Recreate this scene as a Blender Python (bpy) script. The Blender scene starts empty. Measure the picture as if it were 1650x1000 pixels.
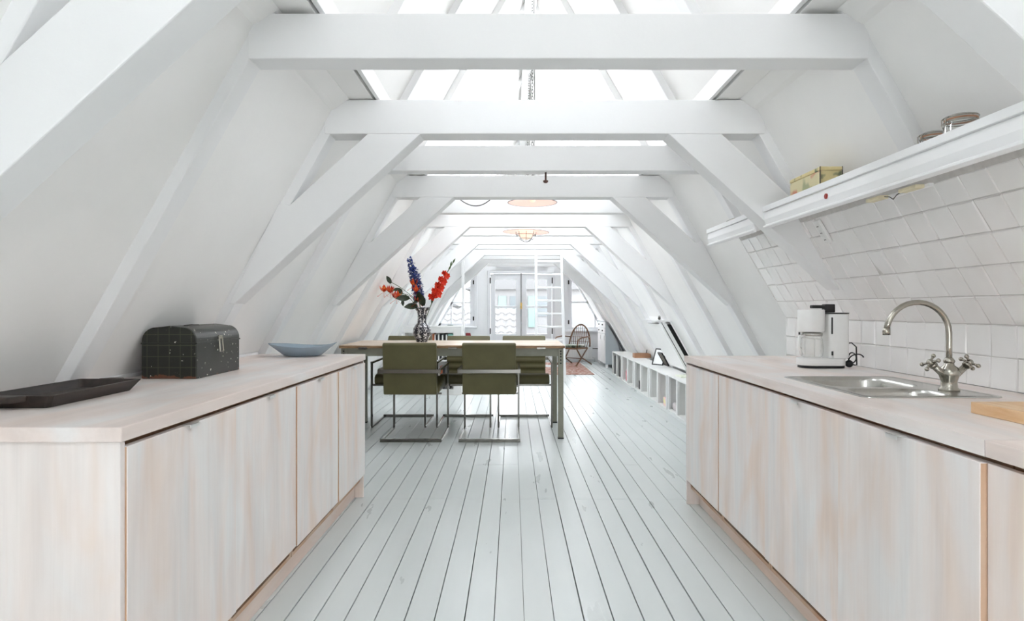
import bpy, bmesh, math, random
from mathutils import Vector, Matrix
random.seed(7)
PI = math.pi
scn = bpy.context.scene
COL = scn.collection

# ------------------------------------------------------------------ colour / materials
def lin(c):
    out = []
    for v in c:
        v = v / 255.0
        out.append(v / 12.92 if v <= 0.04045 else ((v + 0.055) / 1.055) ** 2.4)
    return (out[0], out[1], out[2], 1.0)

class NT:
    def __init__(s, name):
        s.m = bpy.data.materials.new(name); s.m.use_nodes = True
        s.t = s.m.node_tree; s.t.nodes.clear()
        s.out = s.n('ShaderNodeOutputMaterial')
        s.b = s.n('ShaderNodeBsdfPrincipled')
        s.t.links.new(s.b.outputs[0], s.out.inputs[0])
    def n(s, typ, **kw):
        nd = s.t.nodes.new(typ)
        for k, v in kw.items(): setattr(nd, k, v)
        return nd
    def l(s, a, b): s.t.links.new(a, b)
    def coords(s, scale=(1, 1, 1), kind='Object'):
        tc = s.n('ShaderNodeTexCoord'); mp = s.n('ShaderNodeMapping')
        mp.inputs['Scale'].default_value = scale
        s.l(tc.outputs[kind], mp.inputs[0]); return mp.outputs[0]
    def noise(s, vec, scale, detail=4, rough=0.55, dist=0.0):
        nd = s.n('ShaderNodeTexNoise'); nd.inputs['Scale'].default_value = scale
        nd.inputs['Detail'].default_value = detail; nd.inputs['Roughness'].default_value = rough
        nd.inputs['Distortion'].default_value = dist
        s.l(vec, nd.inputs['Vector']); return nd.outputs['Fac']
    def ramp(s, fac, stops):
        r = s.n('ShaderNodeValToRGB'); e = r.color_ramp.elements
        while len(e) < len(stops): e.new(0.5)
        for i, (p, c) in enumerate(stops):
            e[i].position = p; e[i].color = c
        s.l(fac, r.inputs[0]); return r.outputs[0]
    def mix(s, fac, a, b, mode='MIX'):
        m = s.n('ShaderNodeMix', data_type='RGBA', blend_type=mode)
        if isinstance(fac, float): m.inputs[0].default_value = fac
        else: s.l(fac, m.inputs[0])
        for sock, v in ((m.inputs[6], a), (m.inputs[7], b)):
            if isinstance(v, tuple): sock.default_value = v
            else: s.l(v, sock)
        return m.outputs[2]
    def bump(s, h, strength=0.2, dist=0.01):
        b = s.n('ShaderNodeBump'); b.inputs['Strength'].default_value = strength
        b.inputs['Distance'].default_value = dist
        s.l(h, b.inputs['Height']); s.l(b.outputs[0], s.b.inputs['Normal'])
    def set(s, rough=0.5, metal=0.0, spec=0.5):
        s.b.inputs['Roughness'].default_value = rough
        s.b.inputs['Metallic'].default_value = metal
        s.b.inputs['Specular IOR Level'].default_value = spec

def paint(name, c, rough=0.5, var=0.03, bump=0.12, bscale=14, spec=0.4):
    k = NT(name); k.set(rough, 0, spec)
    v = k.coords()
    base = lin(c); dk = tuple(x * (1 - var * 2.2) for x in base[:3]) + (1,)
    f = k.noise(v, 2.3, 5)
    k.l(k.ramp(f, [(0.3, dk), (0.7, base)]), k.b.inputs['Base Color'])
    if bump: k.bump(k.noise(v, bscale, 5, 0.6), bump, 0.01)
    return k.m

def flat(name, c, rough=0.5, metal=0.0, var=0.12, scale=30, spec=0.5, bump=0.0):
    k = NT(name); k.set(rough, metal, spec)
    v = k.coords(); base = lin(c); dk = tuple(x * (1 - var) for x in base[:3]) + (1,)
    f = k.noise(v, scale, 3)
    k.l(k.ramp(f, [(0.35, dk), (0.65, base)]), k.b.inputs['Base Color'])
    if bump: k.bump(f, bump, 0.004)
    return k.m

def washed(name, grain='Z', base=(238, 228, 223), tint=(236, 218, 206), pale=(236, 233, 231), rough=0.5, off=0.0, amt=1.0):
    k = NT(name); k.set(rough, 0, 0.35)
    st = {'Z': (7, 7, 1.0), 'Y': (7, 1.0, 7), 'X': (1.0, 7, 7)}[grain]
    st2 = {'Z': (3.4, 3.4, 1.1), 'Y': (3.4, 1.1, 3.4), 'X': (1.1, 3.4, 3.4)}[grain]
    st3 = {'Z': (60, 60, 2.0), 'Y': (60, 2, 60), 'X': (2, 60, 60)}[grain]
    tc = k.n('ShaderNodeTexCoord'); gi = k.n('ShaderNodeObjectInfo')
    add = k.n('ShaderNodeVectorMath', operation='ADD')
    sc = k.n('ShaderNodeVectorMath', operation='SCALE'); sc.inputs[3].default_value = 17.0
    cmb = k.n('ShaderNodeCombineXYZ')
    for i in range(3): k.l(gi.outputs['Random'], cmb.inputs[i])
    k.l(cmb.outputs[0], sc.inputs[0]); k.l(tc.outputs['Object'], add.inputs[0]); k.l(sc.outputs[0], add.inputs[1])
    def mp(s_):
        m = k.n('ShaderNodeMapping'); m.inputs['Scale'].default_value = s_
        k.l(add.outputs[0], m.inputs[0]); return m.outputs[0]
    big = k.noise(mp(st2), 1.5, 3, 0.5, 0.8)
    mid = k.noise(mp(st), 1.3, 4, 0.55, 0.6)
    fine = k.noise(mp(st3), 1.2, 3, 0.6, 0.2)
    c1 = k.ramp(big, [(0.36, lin(pale)), (0.52, lin(base)), (0.68, lin(tint))])
    c2 = k.ramp(mid, [(0.3, (0.86, 0.86, 0.865, 1)), (0.62, (1, 1, 1, 1))])
    c3 = k.ramp(fine, [(0.3, (0.95, 0.935, 0.925, 1)), (0.6, (1, 1, 1, 1))])
    m1 = k.mix(0.75 * amt, c1, c2, 'MULTIPLY'); m2 = k.mix(0.6 * amt, m1, c3, 'MULTIPLY')
    k.l(m2, k.b.inputs['Base Color'])
    k.bump(fine, 0.08, 0.003)
    return k.m

def metal(name, c, rough=0.25, streak=(4, 4, 60)):
    k = NT(name); k.set(rough, 1.0)
    f = k.noise(k.coords(streak), 3, 3)
    base = lin(c)
    k.l(k.ramp(f, [(0.3, tuple(x * 0.93 for x in base[:3]) + (1,)), (0.7, base)]), k.b.inputs['Base Color'])
    r = k.n('ShaderNodeMapRange'); r.inputs[3].default_value = rough * 0.95; r.inputs[4].default_value = rough * 1.08
    k.l(f, r.inputs[0]); k.l(r.outputs[0], k.b.inputs['Roughness'])
    return k.m

def emit(name, c, strength):
    k = NT(name); k.set(0.4)
    f = k.noise(k.coords(), 6)
    k.l(k.ramp(f, [(0.2, lin(c)), (0.9, tuple(x * 0.95 for x in lin(c)[:3]) + (1,))]), k.b.inputs['Emission Color'])
    k.b.inputs['Base Color'].default_value = lin(c)
    k.b.inputs['Emission Strength'].default_value = strength
    return k.m

def glass(name, tint=(1, 1, 1, 1), refl=0.12):
    k = NT(name)
    tr = k.n('ShaderNodeBsdfTransparent'); tr.inputs[0].default_value = tint
    gl = k.n('ShaderNodeBsdfGlossy'); gl.inputs['Roughness'].default_value = 0.03
    lw = k.n('ShaderNodeLayerWeight'); lw.inputs[0].default_value = refl
    mx = k.n('ShaderNodeMixShader')
    k.l(lw.outputs['Facing'], mx.inputs[0]); k.l(tr.outputs[0], mx.inputs[1]); k.l(gl.outputs[0], mx.inputs[2])
    k.l(mx.outputs[0], k.out.inputs[0])
    k.t.nodes.remove(k.b)
    return k.m

M = {}
M['wall'] = paint('white_plaster', (243, 242, 240), 0.6, 0.02, 0.18, 6)
M['beam'] = paint('white_beam_paint', (237, 237, 237), 0.45, 0.015, 0.15, 9)
M['trim'] = paint('white_trim_paint', (242, 242, 242), 0.35, 0.01, 0.03, 20)
M['endwall'] = paint('white_end_wall', (236, 237, 238), 0.55, 0.01, 0.05, 12)
M['sash'] = paint('white_sash_paint', (226, 227, 229), 0.35, 0.01, 0.03, 20)
M['grout'] = flat('pale_grout', (206, 203, 200), 0.8)
M['gap'] = flat('dark_gap', (30, 30, 29), 0.9)
M['door_wood'] = washed('washed_door_wood', 'Z')
M['end_wood'] = washed('washed_end_wood', 'Z', (238, 227, 221), (237, 219, 206), (236, 231, 228))
M['top_wood'] = washed('washed_worktop_wood', 'Y', (238, 226, 220), (232, 217, 209), (238, 233, 230), 0.38)
M['plinth_wood'] = washed('bare_plinth_wood', 'Y', (234, 214, 202), (230, 206, 190), (234, 222, 214))
M['ply'] = washed('raw_ply_edge', 'Z', (205, 168, 138), (196, 152, 120), (210, 182, 158))
M['alu'] = metal('brushed_aluminium', (240, 240, 238), 0.5)
M['steel'] = metal('brushed_steel', (196, 195, 190), 0.25, (60, 4, 4))
M['nickel'] = metal('worn_nickel', (176, 172, 162), 0.2)
M['frame_metal'] = metal('dark_chair_steel', (118, 116, 111), 0.2)
M['black'] = flat('black_plastic', (24, 24, 24), 0.4)
M['white_plastic'] = flat('white_plastic', (238, 238, 236), 0.3, 0, 0.02)
M['olive'] = flat('olive_leather', (94, 89, 58), 0.5, 0, 0.12, 9, 0.4, 0.15)
M['table_metal'] = flat('grey_green_enamel', (142, 142, 128), 0.45, 0, 0.12, 12)
M['glass'] = glass('window_glass')
M['clear'] = glass('clear_glass', (0.93, 0.94, 0.93, 1), 0.35)
M['bulb'] = emit('warm_bulb', (255, 226, 204), 0.32)
M['shade_in'] = emit('glowing_shade_lining', (255, 226, 214), 0.2)  # warm lamplight on the white lining put in as tint and own glow
M['chain'] = metal('dark_chain', (60, 58, 55), 0.4)
M['brass'] = metal('brass', (196, 164, 96), 0.3)
M['radiator'] = paint('radiator_enamel', (222, 223, 222), 0.4, 0.01, 0)
M['blue_bowl'] = flat('pale_blue_glaze', (158, 176, 190), 0.25, 0, 0.06, 8)
M['leaf'] = flat('dark_leaf', (48, 62, 40), 0.5, 0, 0.35, 40)
M['stem'] = flat('green_stem', (74, 96, 52), 0.5, 0, 0.2, 40)
M['rattan'] = flat('brown_rattan', (122, 86, 56), 0.5, 0, 0.35, 60)
M['crate'] = paint('white_crate_paint', (232, 232, 230), 0.55, 0.03, 0.1, 20)
M['fridge_grey'] = flat('blue_grey_paint', (176, 184, 190), 0.5, 0, 0.04, 4)

# floor paint: satin grey with specks and faint scuffs
k = NT('grey_floor_paint'); k.set(0.22, 0, 0.5)
v = k.coords(); v2 = k.coords((3, 0.6, 3))
base = k.ramp(k.noise(v2, 1.2, 4), [(0.3, lin((202, 208, 207))), (0.7, lin((211, 216, 215)))])
chips = k.ramp(k.noise(v, 55, 1, 0.5), [(0.165, (1, 1, 1, 1)), (0.18, (0, 0, 0, 1))])
k.l(k.mix(chips, base, lin((112, 108, 100))), k.b.inputs['Base Color'])
rr = k.n('ShaderNodeMapRange'); rr.inputs[3].default_value = 0.24; rr.inputs[4].default_value = 0.34
k.l(k.noise(v2, 2.5, 4), rr.inputs[0]); k.l(rr.outputs[0], k.b.inputs['Roughness'])
M['floor'] = k.m

# glazed tiles
k = NT('white_glazed_tile'); k.set(0.12, 0, 0.5)
v = k.coords()
k.l(k.ramp(k.noise(v, 5, 2), [(0.3, lin((238, 236, 234))), (0.7, lin((244, 243, 242)))]), k.b.inputs['Base Color'])
k.bump(k.noise(v, 9, 2), 0.25, 0.01)
M['tile'] = k.m

# green tin chest: dark paint, white chips, rust at the foot; the end also carries a plaid of thin lines
def chest_mat(name, plaid):
    k = NT(name); k.set(0.35, 0, 0.5)
    v = k.coords()
    c = k.ramp(k.noise(v, 6, 3), [(0.3, lin((26, 28, 22))), (0.7, lin((40, 42, 35)))])
    if plaid:
        sep = k.n('ShaderNodeSeparateXYZ'); k.l(v, sep.inputs[0])
        def ln(sock, per):
            a = k.n('ShaderNodeMath', operation='DIVIDE'); a.inputs[1].default_value = per; k.l(sock, a.inputs[0])
            b = k.n('ShaderNodeMath', operation='FRACT'); k.l(a.outputs[0], b.inputs[0])
            d = k.n('ShaderNodeMath', operation='LESS_THAN'); d.inputs[1].default_value = 0.055; k.l(b.outputs[0], d.inputs[0])
            return d.outputs[0]
        mx = k.n('ShaderNodeMath', operation='MAXIMUM'); k.l(ln(sep.outputs[0], 0.045), mx.inputs[0]); k.l(ln(sep.outputs[2], 0.045), mx.inputs[1])
        c = k.mix(mx.outputs[0], c, lin((72, 74, 58)))
    sep2 = k.n('ShaderNodeSeparateXYZ'); k.l(v, sep2.inputs[0])
    nz = k.noise(v, 30, 4)
    ad = k.n('ShaderNodeMath', operation='MULTIPLY_ADD'); ad.inputs[1].default_value = 0.06; k.l(nz, ad.inputs[0]); k.l(sep2.outputs[2], ad.inputs[2])
    ru = k.n('ShaderNodeMath', operation='LESS_THAN'); ru.inputs[1].default_value = 0.042 if plaid else 0.03; k.l(ad.outputs[0], ru.inputs[0])
    c = k.mix(ru.outputs[0], c, lin((104, 66, 48)))
    ch = k.ramp(k.noise(v, 62, 2, 0.4), [(0.285, (1, 1, 1, 1)), (0.30, (0, 0, 0, 1))])
    c = k.mix(ch, c, lin((205, 202, 190)))
    k.l(c, k.b.inputs['Base Color']); return k.m
M['chest'] = chest_mat('green_tin', False); M['chest_end'] = chest_mat('green_plaid_tin', True)

k = NT('dark_carved_wood'); k.set(0.5)
k.l(k.ramp(k.noise(k.coords((10, 1.5, 10)), 4, 5), [(0.3, lin((32, 27, 23))), (0.7, lin((58, 48, 42)))]), k.b.inputs['Base Color']); M['dark_wood'] = k.m

k = NT('beech_board'); k.set(0.5, 0, 0.3)
k.l(k.ramp(k.noise(k.coords((30, 2, 8)), 2, 5, 0.6, 1.0), [(0.3, lin((214, 168, 122))), (0.7, lin((236, 208, 172)))]), k.b.inputs['Base Color']); M['beech'] = k.m

k = NT('worn_table_wood'); k.set(0.35, 0, 0.5)
vv = k.coords((1.2, 12, 12))
k.l(k.ramp(k.noise(vv, 2.5, 6, 0.6, 0.5), [(0.3, lin((150, 118, 88))), (0.5, lin((205, 186, 166))), (0.7, lin((224, 214, 204)))]), k.b.inputs['Base Color']); M['table_wood'] = k.m

k = NT('worn_edge'); k.set(0.6, 0, 0.3)
k.l(k.ramp(k.noise(k.coords((3, 12, 20)), 2.5, 5), [(0.35, lin((112, 84, 58))), (0.65, lin((176, 142, 108)))]), k.b.inputs['Base Color']); M['worn_edge'] = k.m
k = NT('painted_vase'); k.set(0.25)
v = k.coords()
sep = k.n('ShaderNodeSeparateXYZ'); k.l(v, sep.inputs[0])
at = k.n('ShaderNodeMath', operation='ARCTAN2'); k.l(sep.outputs[0], at.inputs[0]); k.l(sep.outputs[1], at.inputs[1])
wv = k.n('ShaderNodeMath', operation='MULTIPLY'); wv.inputs[1].default_value = 8; k.l(at.outputs[0], wv.inputs[0])
sn = k.n('ShaderNodeMath', operation='SINE'); k.l(wv.outputs[0], sn.inputs[0])
nn = k.noise(v, 55, 3, 0.6, 1.5)
sm = k.n('ShaderNodeMath', operation='MULTIPLY_ADD'); sm.inputs[1].default_value = 0.06; k.l(sn.outputs[0], sm.inputs[0]); k.l(nn, sm.inputs[2])
k.l(k.ramp(sm.outputs[0], [(0.545, lin((34, 37, 46))), (0.57, lin((222, 224, 226)))]), k.b.inputs['Base Color']); M['vase'] = k.m

k = NT('woven_rug'); k.set(0.95, 0, 0.1)
v = k.coords((1, 1, 1)); vo = k.n('ShaderNodeTexVoronoi', distance='MANHATTAN'); vo.inputs['Scale'].default_value = 7; k.l(v, vo.inputs['Vector'])
c = k.ramp(vo.outputs['Distance'], [(0.18, lin((140, 84, 78))), (0.35, lin((196, 172, 160))), (0.5, lin((160, 112, 100)))])
k.l(k.mix(k.ramp(k.noise(v, 18, 3), [(0.45, (0, 0, 0, 1)), (0.6, (1, 1, 1, 1))]), c, lin((196, 178, 168))), k.b.inputs['Base Color']); M['rug'] = k.m

def blotch(name, a, b, c, scale=14):
    k = NT(name); k.set(0.5)
    f = k.noise(k.coords(), scale, 2, 0.4)
    k.l(k.ramp(f, [(0.34, lin(a)), (0.42, lin(b)), (0.58, lin(b)), (0.68, lin(c))]), k.b.inputs['Base Color']); return k.m
M['tin_side'] = blotch('tin_print', (206, 128, 104), (218, 208, 168), (170, 172, 132), 11)
M['tin_end'] = blotch('tin_end_print', (120, 126, 100), (218, 202, 150), (226, 214, 170), 16)
M['red_petal'] = blotch('orange_red_petal', (190, 34, 22), (226, 66, 38), (240, 96, 60), 40)
M['flame_petal'] = blotch('flame_petal', (178, 34, 24), (214, 74, 34), (232, 170, 60), 45)
M['blue_petal'] = blotch('blue_petal', (26, 36, 84), (66, 84, 150), (140, 156, 200), 90)

# ------------------------------------------------------------------ mesh builder
class B:
    def __init__(s): s.v = []; s.f = []; s.smooth = []
    def add(s, vs, fs, sm=False):
        o = len(s.v); s.v += [tuple(v) for v in vs]
        s.f += [tuple(i + o for i in f) for f in fs]; s.smooth += [sm] * len(fs)
    def box(s, x0, x1, y0, y1, z0, z1):
        if x0 > x1: x0, x1 = x1, x0
        s.add([(x0, y0, z0), (x1, y0, z0), (x1, y1, z0), (x0, y1, z0), (x0, y0, z1), (x1, y0, z1), (x1, y1, z1), (x0, y1, z1)],
              [(0, 3, 2, 1), (4, 5, 6, 7), (0, 1, 5, 4), (1, 2, 6, 5), (2, 3, 7, 6), (3, 0, 4, 7)]); return s
    def obox(s, c, size, rot):
        hx, hy, hz = (a / 2 for a in size)
        vs = [Vector(c) + rot @ Vector((x, y, z)) for z in (-hz, hz) for x, y in ((-hx, -hy), (hx, -hy), (hx, hy), (-hx, hy))]
        s.add(vs, [(0, 3, 2, 1), (4, 5, 6, 7), (0, 1, 5, 4), (1, 2, 6, 5), (2, 3, 7, 6), (3, 0, 4, 7)]); return s
    def prism(s, poly, a0, a1, axis='y'):
        """poly: 2-D points; axis y -> (x,z), axis x -> (y,z), axis z -> (x,y)"""
        def P(p, a): return {'y': (p[0], a, p[1]), 'x': (a, p[0], p[1]), 'z': (p[0], p[1], a)}[axis]
        n = len(poly)
        s.add([P(p, a0) for p in poly] + [P(p, a1) for p in poly],
              [tuple(range(n)), tuple(range(2 * n - 1, n - 1, -1))] + [(i, i + n, (i + 1) % n + n, (i + 1) % n) for i in range(n)]); return s
    def lathe(s, prof, c=(0, 0, 0), seg=28, ax=Matrix(), cap=True):
        vs = []; fs = []; n = len(prof)
        for i in range(seg):
            a = 2 * PI * i / seg
            for r, z in prof:
                vs.append(Vector(c) + ax.to_3x3() @ Vector((r * math.cos(a), r * math.sin(a), z)))
        for i in range(seg):
            j = (i + 1) % seg
            for q in range(n - 1): fs.append((i * n + q, j * n + q, j * n + q + 1, i * n + q + 1))
        s.add(vs, fs, True)
        if cap:
            s.add([vs[i * n] for i in range(seg)], [tuple(range(seg - 1, -1, -1))])
            s.add([vs[i * n + n - 1] for i in range(seg)], [tuple(range(seg))])
        return s
    def tube(s, pts, r, seg=8, closed=False, flat=1.0):
        pts = [Vector(p) for p in pts]; n = len(pts); vs = []; fs = []
        rs = r if isinstance(r, (list, tuple)) else [r] * n
        up = None
        for i, p in enumerate(pts):
            if closed: d = pts[(i + 1) % n] - pts[i - 1]
            else: d = pts[min(i + 1, n - 1)] - pts[max(i - 1, 0)]
            d.normalize()
            if up is None:
                up = Vector((0, 0, 1)) if abs(d.z) < 0.9 else Vector((0, 1, 0))
            a = d.cross(up)
            if a.length < 1e-6: a = d.cross(Vector((1, 0, 0)))
            a.normalize(); b = a.cross(d).normalized(); up = b
            for q in range(seg):
                t = 2 * PI * q / seg
                vs.append(p + a * math.cos(t) * rs[i] + b * math.sin(t) * rs[i] * flat)
        m = n if closed else n - 1
        for i in range(m):
            j = (i + 1) % n
            for q in range(seg):
                w = (q + 1) % seg
                fs.append((i * seg + q, i * seg + w, j * seg + w, j * seg + q))
        s.add(vs, fs, True)
        if not closed:
            s.add(vs[:seg], [tuple(range(seg - 1, -1, -1))]); s.add(vs[-seg:], [tuple(range(seg))])
        return s
    def ball(s, c, r, seg=12, rings=8, sc=(1, 1, 1), rot=None):
        vs = [];
        R = rot or Matrix.Identity(3)
        for i in range(rings + 1):
            t = PI * i / rings
            for j in range(seg):
                a = 2 * PI * j / seg
                vs.append(Vector(c) + R @ Vector((r * sc[0] * math.sin(t) * math.cos(a), r * sc[1] * math.sin(t) * math.sin(a), r * sc[2] * math.cos(t))))
        fs = [(i * seg + j, (i + 1) * seg + j, (i + 1) * seg + (j + 1) % seg, i * seg + (j + 1) % seg) for i in range(rings) for j in range(seg)]
        s.add(vs, fs, True); return s
    def build(s, name, mat, parent=None, bevel=0.0, bseg=2, recalc=True, solid=0.0, sub=0):
        me = bpy.data.meshes.new(name); me.from_pydata(s.v, [], s.f)
        for p, sm in zip(me.polygons, s.smooth): p.use_smooth = sm
        bm = bmesh.new(); bm.from_mesh(me)
        bmesh.ops.remove_doubles(bm, verts=bm.verts, dist=1e-6)
        if recalc: bmesh.ops.recalc_face_normals(bm, faces=bm.faces)
        bm.to_mesh(me); bm.free()
        me.materials.append(M[mat] if isinstance(mat, str) else mat)
        o = bpy.data.objects.new(name, me); COL.objects.link(o)
        if parent: o.parent = parent
        if solid:
            m = o.modifiers.new('thick', 'SOLIDIFY'); m.thickness = solid; m.offset = 0
        if bevel:
            m = o.modifiers.new('bevel', 'BEVEL'); m.width = bevel; m.segments = bseg; m.limit_method = 'ANGLE'; m.angle_limit = 0.6
            m.harden_normals = False
        if sub:
            m = o.modifiers.new('sub', 'SUBSURF'); m.levels = sub; m.render_levels = sub
        return o

def rz(a): return Matrix.Rotation(a, 3, 'Z')
def tag(o, label=None, cat=None, group=None, kind=None):
    if label: o['label'] = label
    if cat: o['category'] = cat
    if group: o['group'] = group
    if kind: o['kind'] = kind
    return o
def thing(name, loc, label, cat, rot=0.0, group=None, kind=None):
    o = bpy.data.objects.new(name, None); COL.objects.link(o); o.empty_display_size = 0.1
    o.location = loc; o.rotation_euler = (0, 0, rot)
    return tag(o, label, cat, group, kind)
def one(o, loc, label, cat, rot=(0, 0, 0), group=None):
    o.location = loc; o.rotation_euler = rot; return tag(o, label, cat, group)
def struct(o, label=None): return tag(o, label, kind='structure')
def dup(root, loc=None, rot=None, label=None, group=None):
    r = root.copy(); COL.objects.link(r)
    if loc: r.location = loc
    if rot is not None: r.rotation_euler = (0, 0, rot) if not isinstance(rot, tuple) else rot
    if label: r['label'] = label
    if group: r['group'] = group
    for ch in list(root.children):
        c = ch.copy(); COL.objects.link(c); c.parent = r
        for g in list(ch.children):
            d = g.copy(); COL.objects.link(d); d.parent = c
    return r

# ------------------------------------------------------------------ the loft: section
CX = 0.16; Y0 = -2.6; Y1 = 13.9
def hw(z): return 1.78 - (z - 0.9) * 0.56
RIDGE = 0.9 + 1.78 / 0.56
SL = Vector((-0.56, 0, 1)).normalized()       # up the right-hand slope

# floor: painted boards along the loft
fl = B(); random.seed(3)
w = 0.1142; x = CX - 2.4; i = 0
while x < CX + 2.4:
    cuts = [Y0, 3.87, Y1]
    for _ in range(3):
        cuts.append(random.choice([0.2, 1.0, 2.1, 4.72, 5.5, 6.3, 7.1, 7.9, 8.9, 9.7, 10.6, 11.8, 12.7]) + 0)
    cuts = sorted(set(cuts)); g = random.choice([0.0008, 0.0013, 0.0018, 0.0024, 0.003]); t = random.uniform(-0.0005, 0.0005)
    for a, b in zip(cuts, cuts[1:]):
        dz = random.uniform(-0.0006, 0)
        e = 0.0008
        fl.prism([(x + g, -0.02), (x + w - g, -0.02), (x + w - g, dz - e + t), (x + w - g - e, dz + t), (x + g + e, dz - t), (x + g, dz - e - t)], a + 0.0008, b - 0.0008)
    x += w; i += 1
fl.box(CX - 2.42, CX + 2.42, Y0 - 0.1, Y1 + 0.1, -0.06, -0.019)
o = fl.build('floor', 'floor'); struct(o, 'light grey painted floorboards running down the loft')
o.data.materials.append(M['gap'])
for p in o.data.polygons:
    if p.center.z < -0.015 and abs(p.center.x - CX) < 0.01: p.material_index = 1

# sloping walls / roof with openings (s: -1 left, +1 right)
def slope(name, s, holes, label):
    """holes: (y0, y1, z0, z1)"""
    ys = sorted({Y0 - 0.1, Y1 + 0.1} | {h[0] for h in holes} | {h[1] for h in holes})
    zs = sorted({-0.06, 2.2, RIDGE} | {h[2] for h in holes} | {h[3] for h in holes})
    b = B()
    def P(y, z, out):
        h = hw(z) + (0.16 if out else 0)
        return (CX + s * h, y, z)
    def solid(i, j):
        if i < 0 or j < 0 or i >= len(ys) - 1 or j >= len(zs) - 1: return False
        yc = (ys[i] + ys[i + 1]) / 2; zc = (zs[j] + zs[j + 1]) / 2
        return not any(h[0] < yc < h[1] and h[2] < zc < h[3] for h in holes)
    for i in range(len(ys) - 1):
        for j in range(len(zs) - 1):
            if not solid(i, j): continue
            a, c, d, e = (ys[i], zs[j]), (ys[i + 1], zs[j]), (ys[i + 1], zs[j + 1]), (ys[i], zs[j + 1])
            b.add([P(*q, False) for q in (a, c, d, e)], [(0, 1, 2, 3)]); b.add([P(*q, True) for q in (a, c, d, e)], [(3, 2, 1, 0)])
            for (p, q), (ni, nj) in (((a, c), (i, j - 1)), ((c, d), (i + 1, j)), ((d, e), (i, j + 1)), ((e, a), (i - 1, j))):
                if not solid(ni, nj): b.add([P(*p, False), P(*q, False), P(*q, True), P(*p, True)], [(0, 1, 2, 3)])
    return struct(b.build(name, 'wall'), label)
SKY_L = [(-1.7, -0.5, 2.6, 3.5), (2.34, 2.76, 2.75, 3.5), (5.03, 6.5, 2.86, 3.85), (7.05, 8.15, 2.6, 3.5), (8.65, 9.8, 2.6, 3.4)]  # openings away from the table are added for their daylight, on both slopes
SKY_R = [(-1.7, -0.5, 2.6, 3.5), (2.34, 2.76, 2.75, 3.5), (5.1, 6.5, 2.84, 3.6), (7.05, 8.15, 2.6, 3.5), (8.65, 9.5, 2.6, 3.2), (12.35, 13.4, 2.5, 3.4)]
slope('wall_left', -1, SKY_L, 'sloping white plaster wall on the left under the roof')
slope('wall_right', 1, SKY_R, 'sloping white plaster wall on the right under the roof')

# skylights; all but those over the table are added to brighten the loft
def skylight(n, s, h):
    y0, y1, z0, z1 = h
    r = thing('window_%d' % n, (0, 0, 0), None, None, kind='structure')
    def bar(ya, yb, za, zb, nm='window_frame'):
        b = B(); o0, o1 = -0.01, 0.07
        P = lambda y, z, o: (CX + s * (hw(z) + o), y, z)
        vs = [P(ya, za, o0), P(yb, za, o0), P(yb, zb, o0), P(ya, zb, o0), P(ya, za, o1), P(yb, za, o1), P(yb, zb, o1), P(ya, zb, o1)]
        b.add(vs, [(0, 3, 2, 1), (4, 5, 6, 7), (0, 1, 5, 4), (1, 2, 6, 5), (2, 3, 7, 6), (3, 0, 4, 7)])
        return b
    f = B()
    for q in ((y0, y0 + .04, z0, z1), (y1 - .04, y1, z0, z1), (y0 + .04, y1 - .04, z0, z0 + .04), (y0 + .04, y1 - .04, z1 - .04, z1)):
        bb = bar(*q); f.v, f.f, f.smooth = (f.v + bb.v, f.f + [tuple(i + len(f.v) for i in ff) for ff in bb.f], f.smooth + bb.smooth)
    f.build('window_frame', 'trim', r)
    m = (y0 + y1) / 2
    bar(m - 0.012, m + 0.012, z0 + .04, z1 - .04).build('glazing_bar', 'trim', r)
    g = B(); P = lambda y, z: (CX + s * (hw(z) + 0.05), y, z)
    g.add([P(y0 + .04, z0 + .04), P(y1 - .04, z0 + .04), P(y1 - .04, z1 - .04), P(y0 + .04, z1 - .04)], [(0, 1, 2, 3)])
    g.build('glass_pane', 'glass', r, recalc=False)
n = 10
for s, hs in ((-1, SKY_L), (1, SKY_R)):
    for h in hs:
        n += 1; skylight(n, s, h)

# gable walls. outline polygon clipped by columns
def gable(name, y, thick, holes, label, mat):
    b = B()
    xs = sorted({CX, CX - 2.3, CX + 2.3} | {h[0] for h in holes} | {h[1] for h in holes})
    def top(xx): return min(RIDGE + .02, 0.9 + (1.78 - abs(xx - CX) + 0.03) / 0.56)
    for a, c in zip(xs, xs[1:]):
        m = (a + c) / 2
        hs = sorted([h for h in holes if h[0] < m < h[1]], key=lambda h: h[2])
        z = -0.05
        for h in hs:
            if h[2] > z: b.prism([(a, z), (c, z), (c, h[2]), (a, h[2])], y, y + thick)
            z = h[3]
        ta, tc = top(a), top(c)
        if ta > z or tc > z:
            if ta > z and tc > z: b.prism([(a, z), (c, z), (c, tc), (a, ta)], y, y + thick)
            else:   # roof line drops below the hole's head in this column
                xc = CX + (1 if m > CX else -1) * (hw(z) + 0.03)
                pts = [(a, z), (xc, z), (a, ta)] if ta > z else [(c, z), (c, tc), (xc, z)]
                b.prism(pts, y, y + thick)
    return struct(b.build(name, mat), label)
DX0, DX1 = -0.50, 0.885           # balcony doors
LW = (-2.2, -0.86, 0.80, 1.93); RW = (1.235, 2.4, 0.72, 1.93)
gable('wall_end', Y1, 0.18, [(DX0, DX1, 0.12, 1.98), LW, RW], 'white gable wall with doors and windows at the far end', 'endwall')
gable('wall_back', Y0 - 0.18, 0.18, [(-.45, .75, .25, 1.15)], 'white gable wall behind the kitchen', 'wall')

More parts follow.
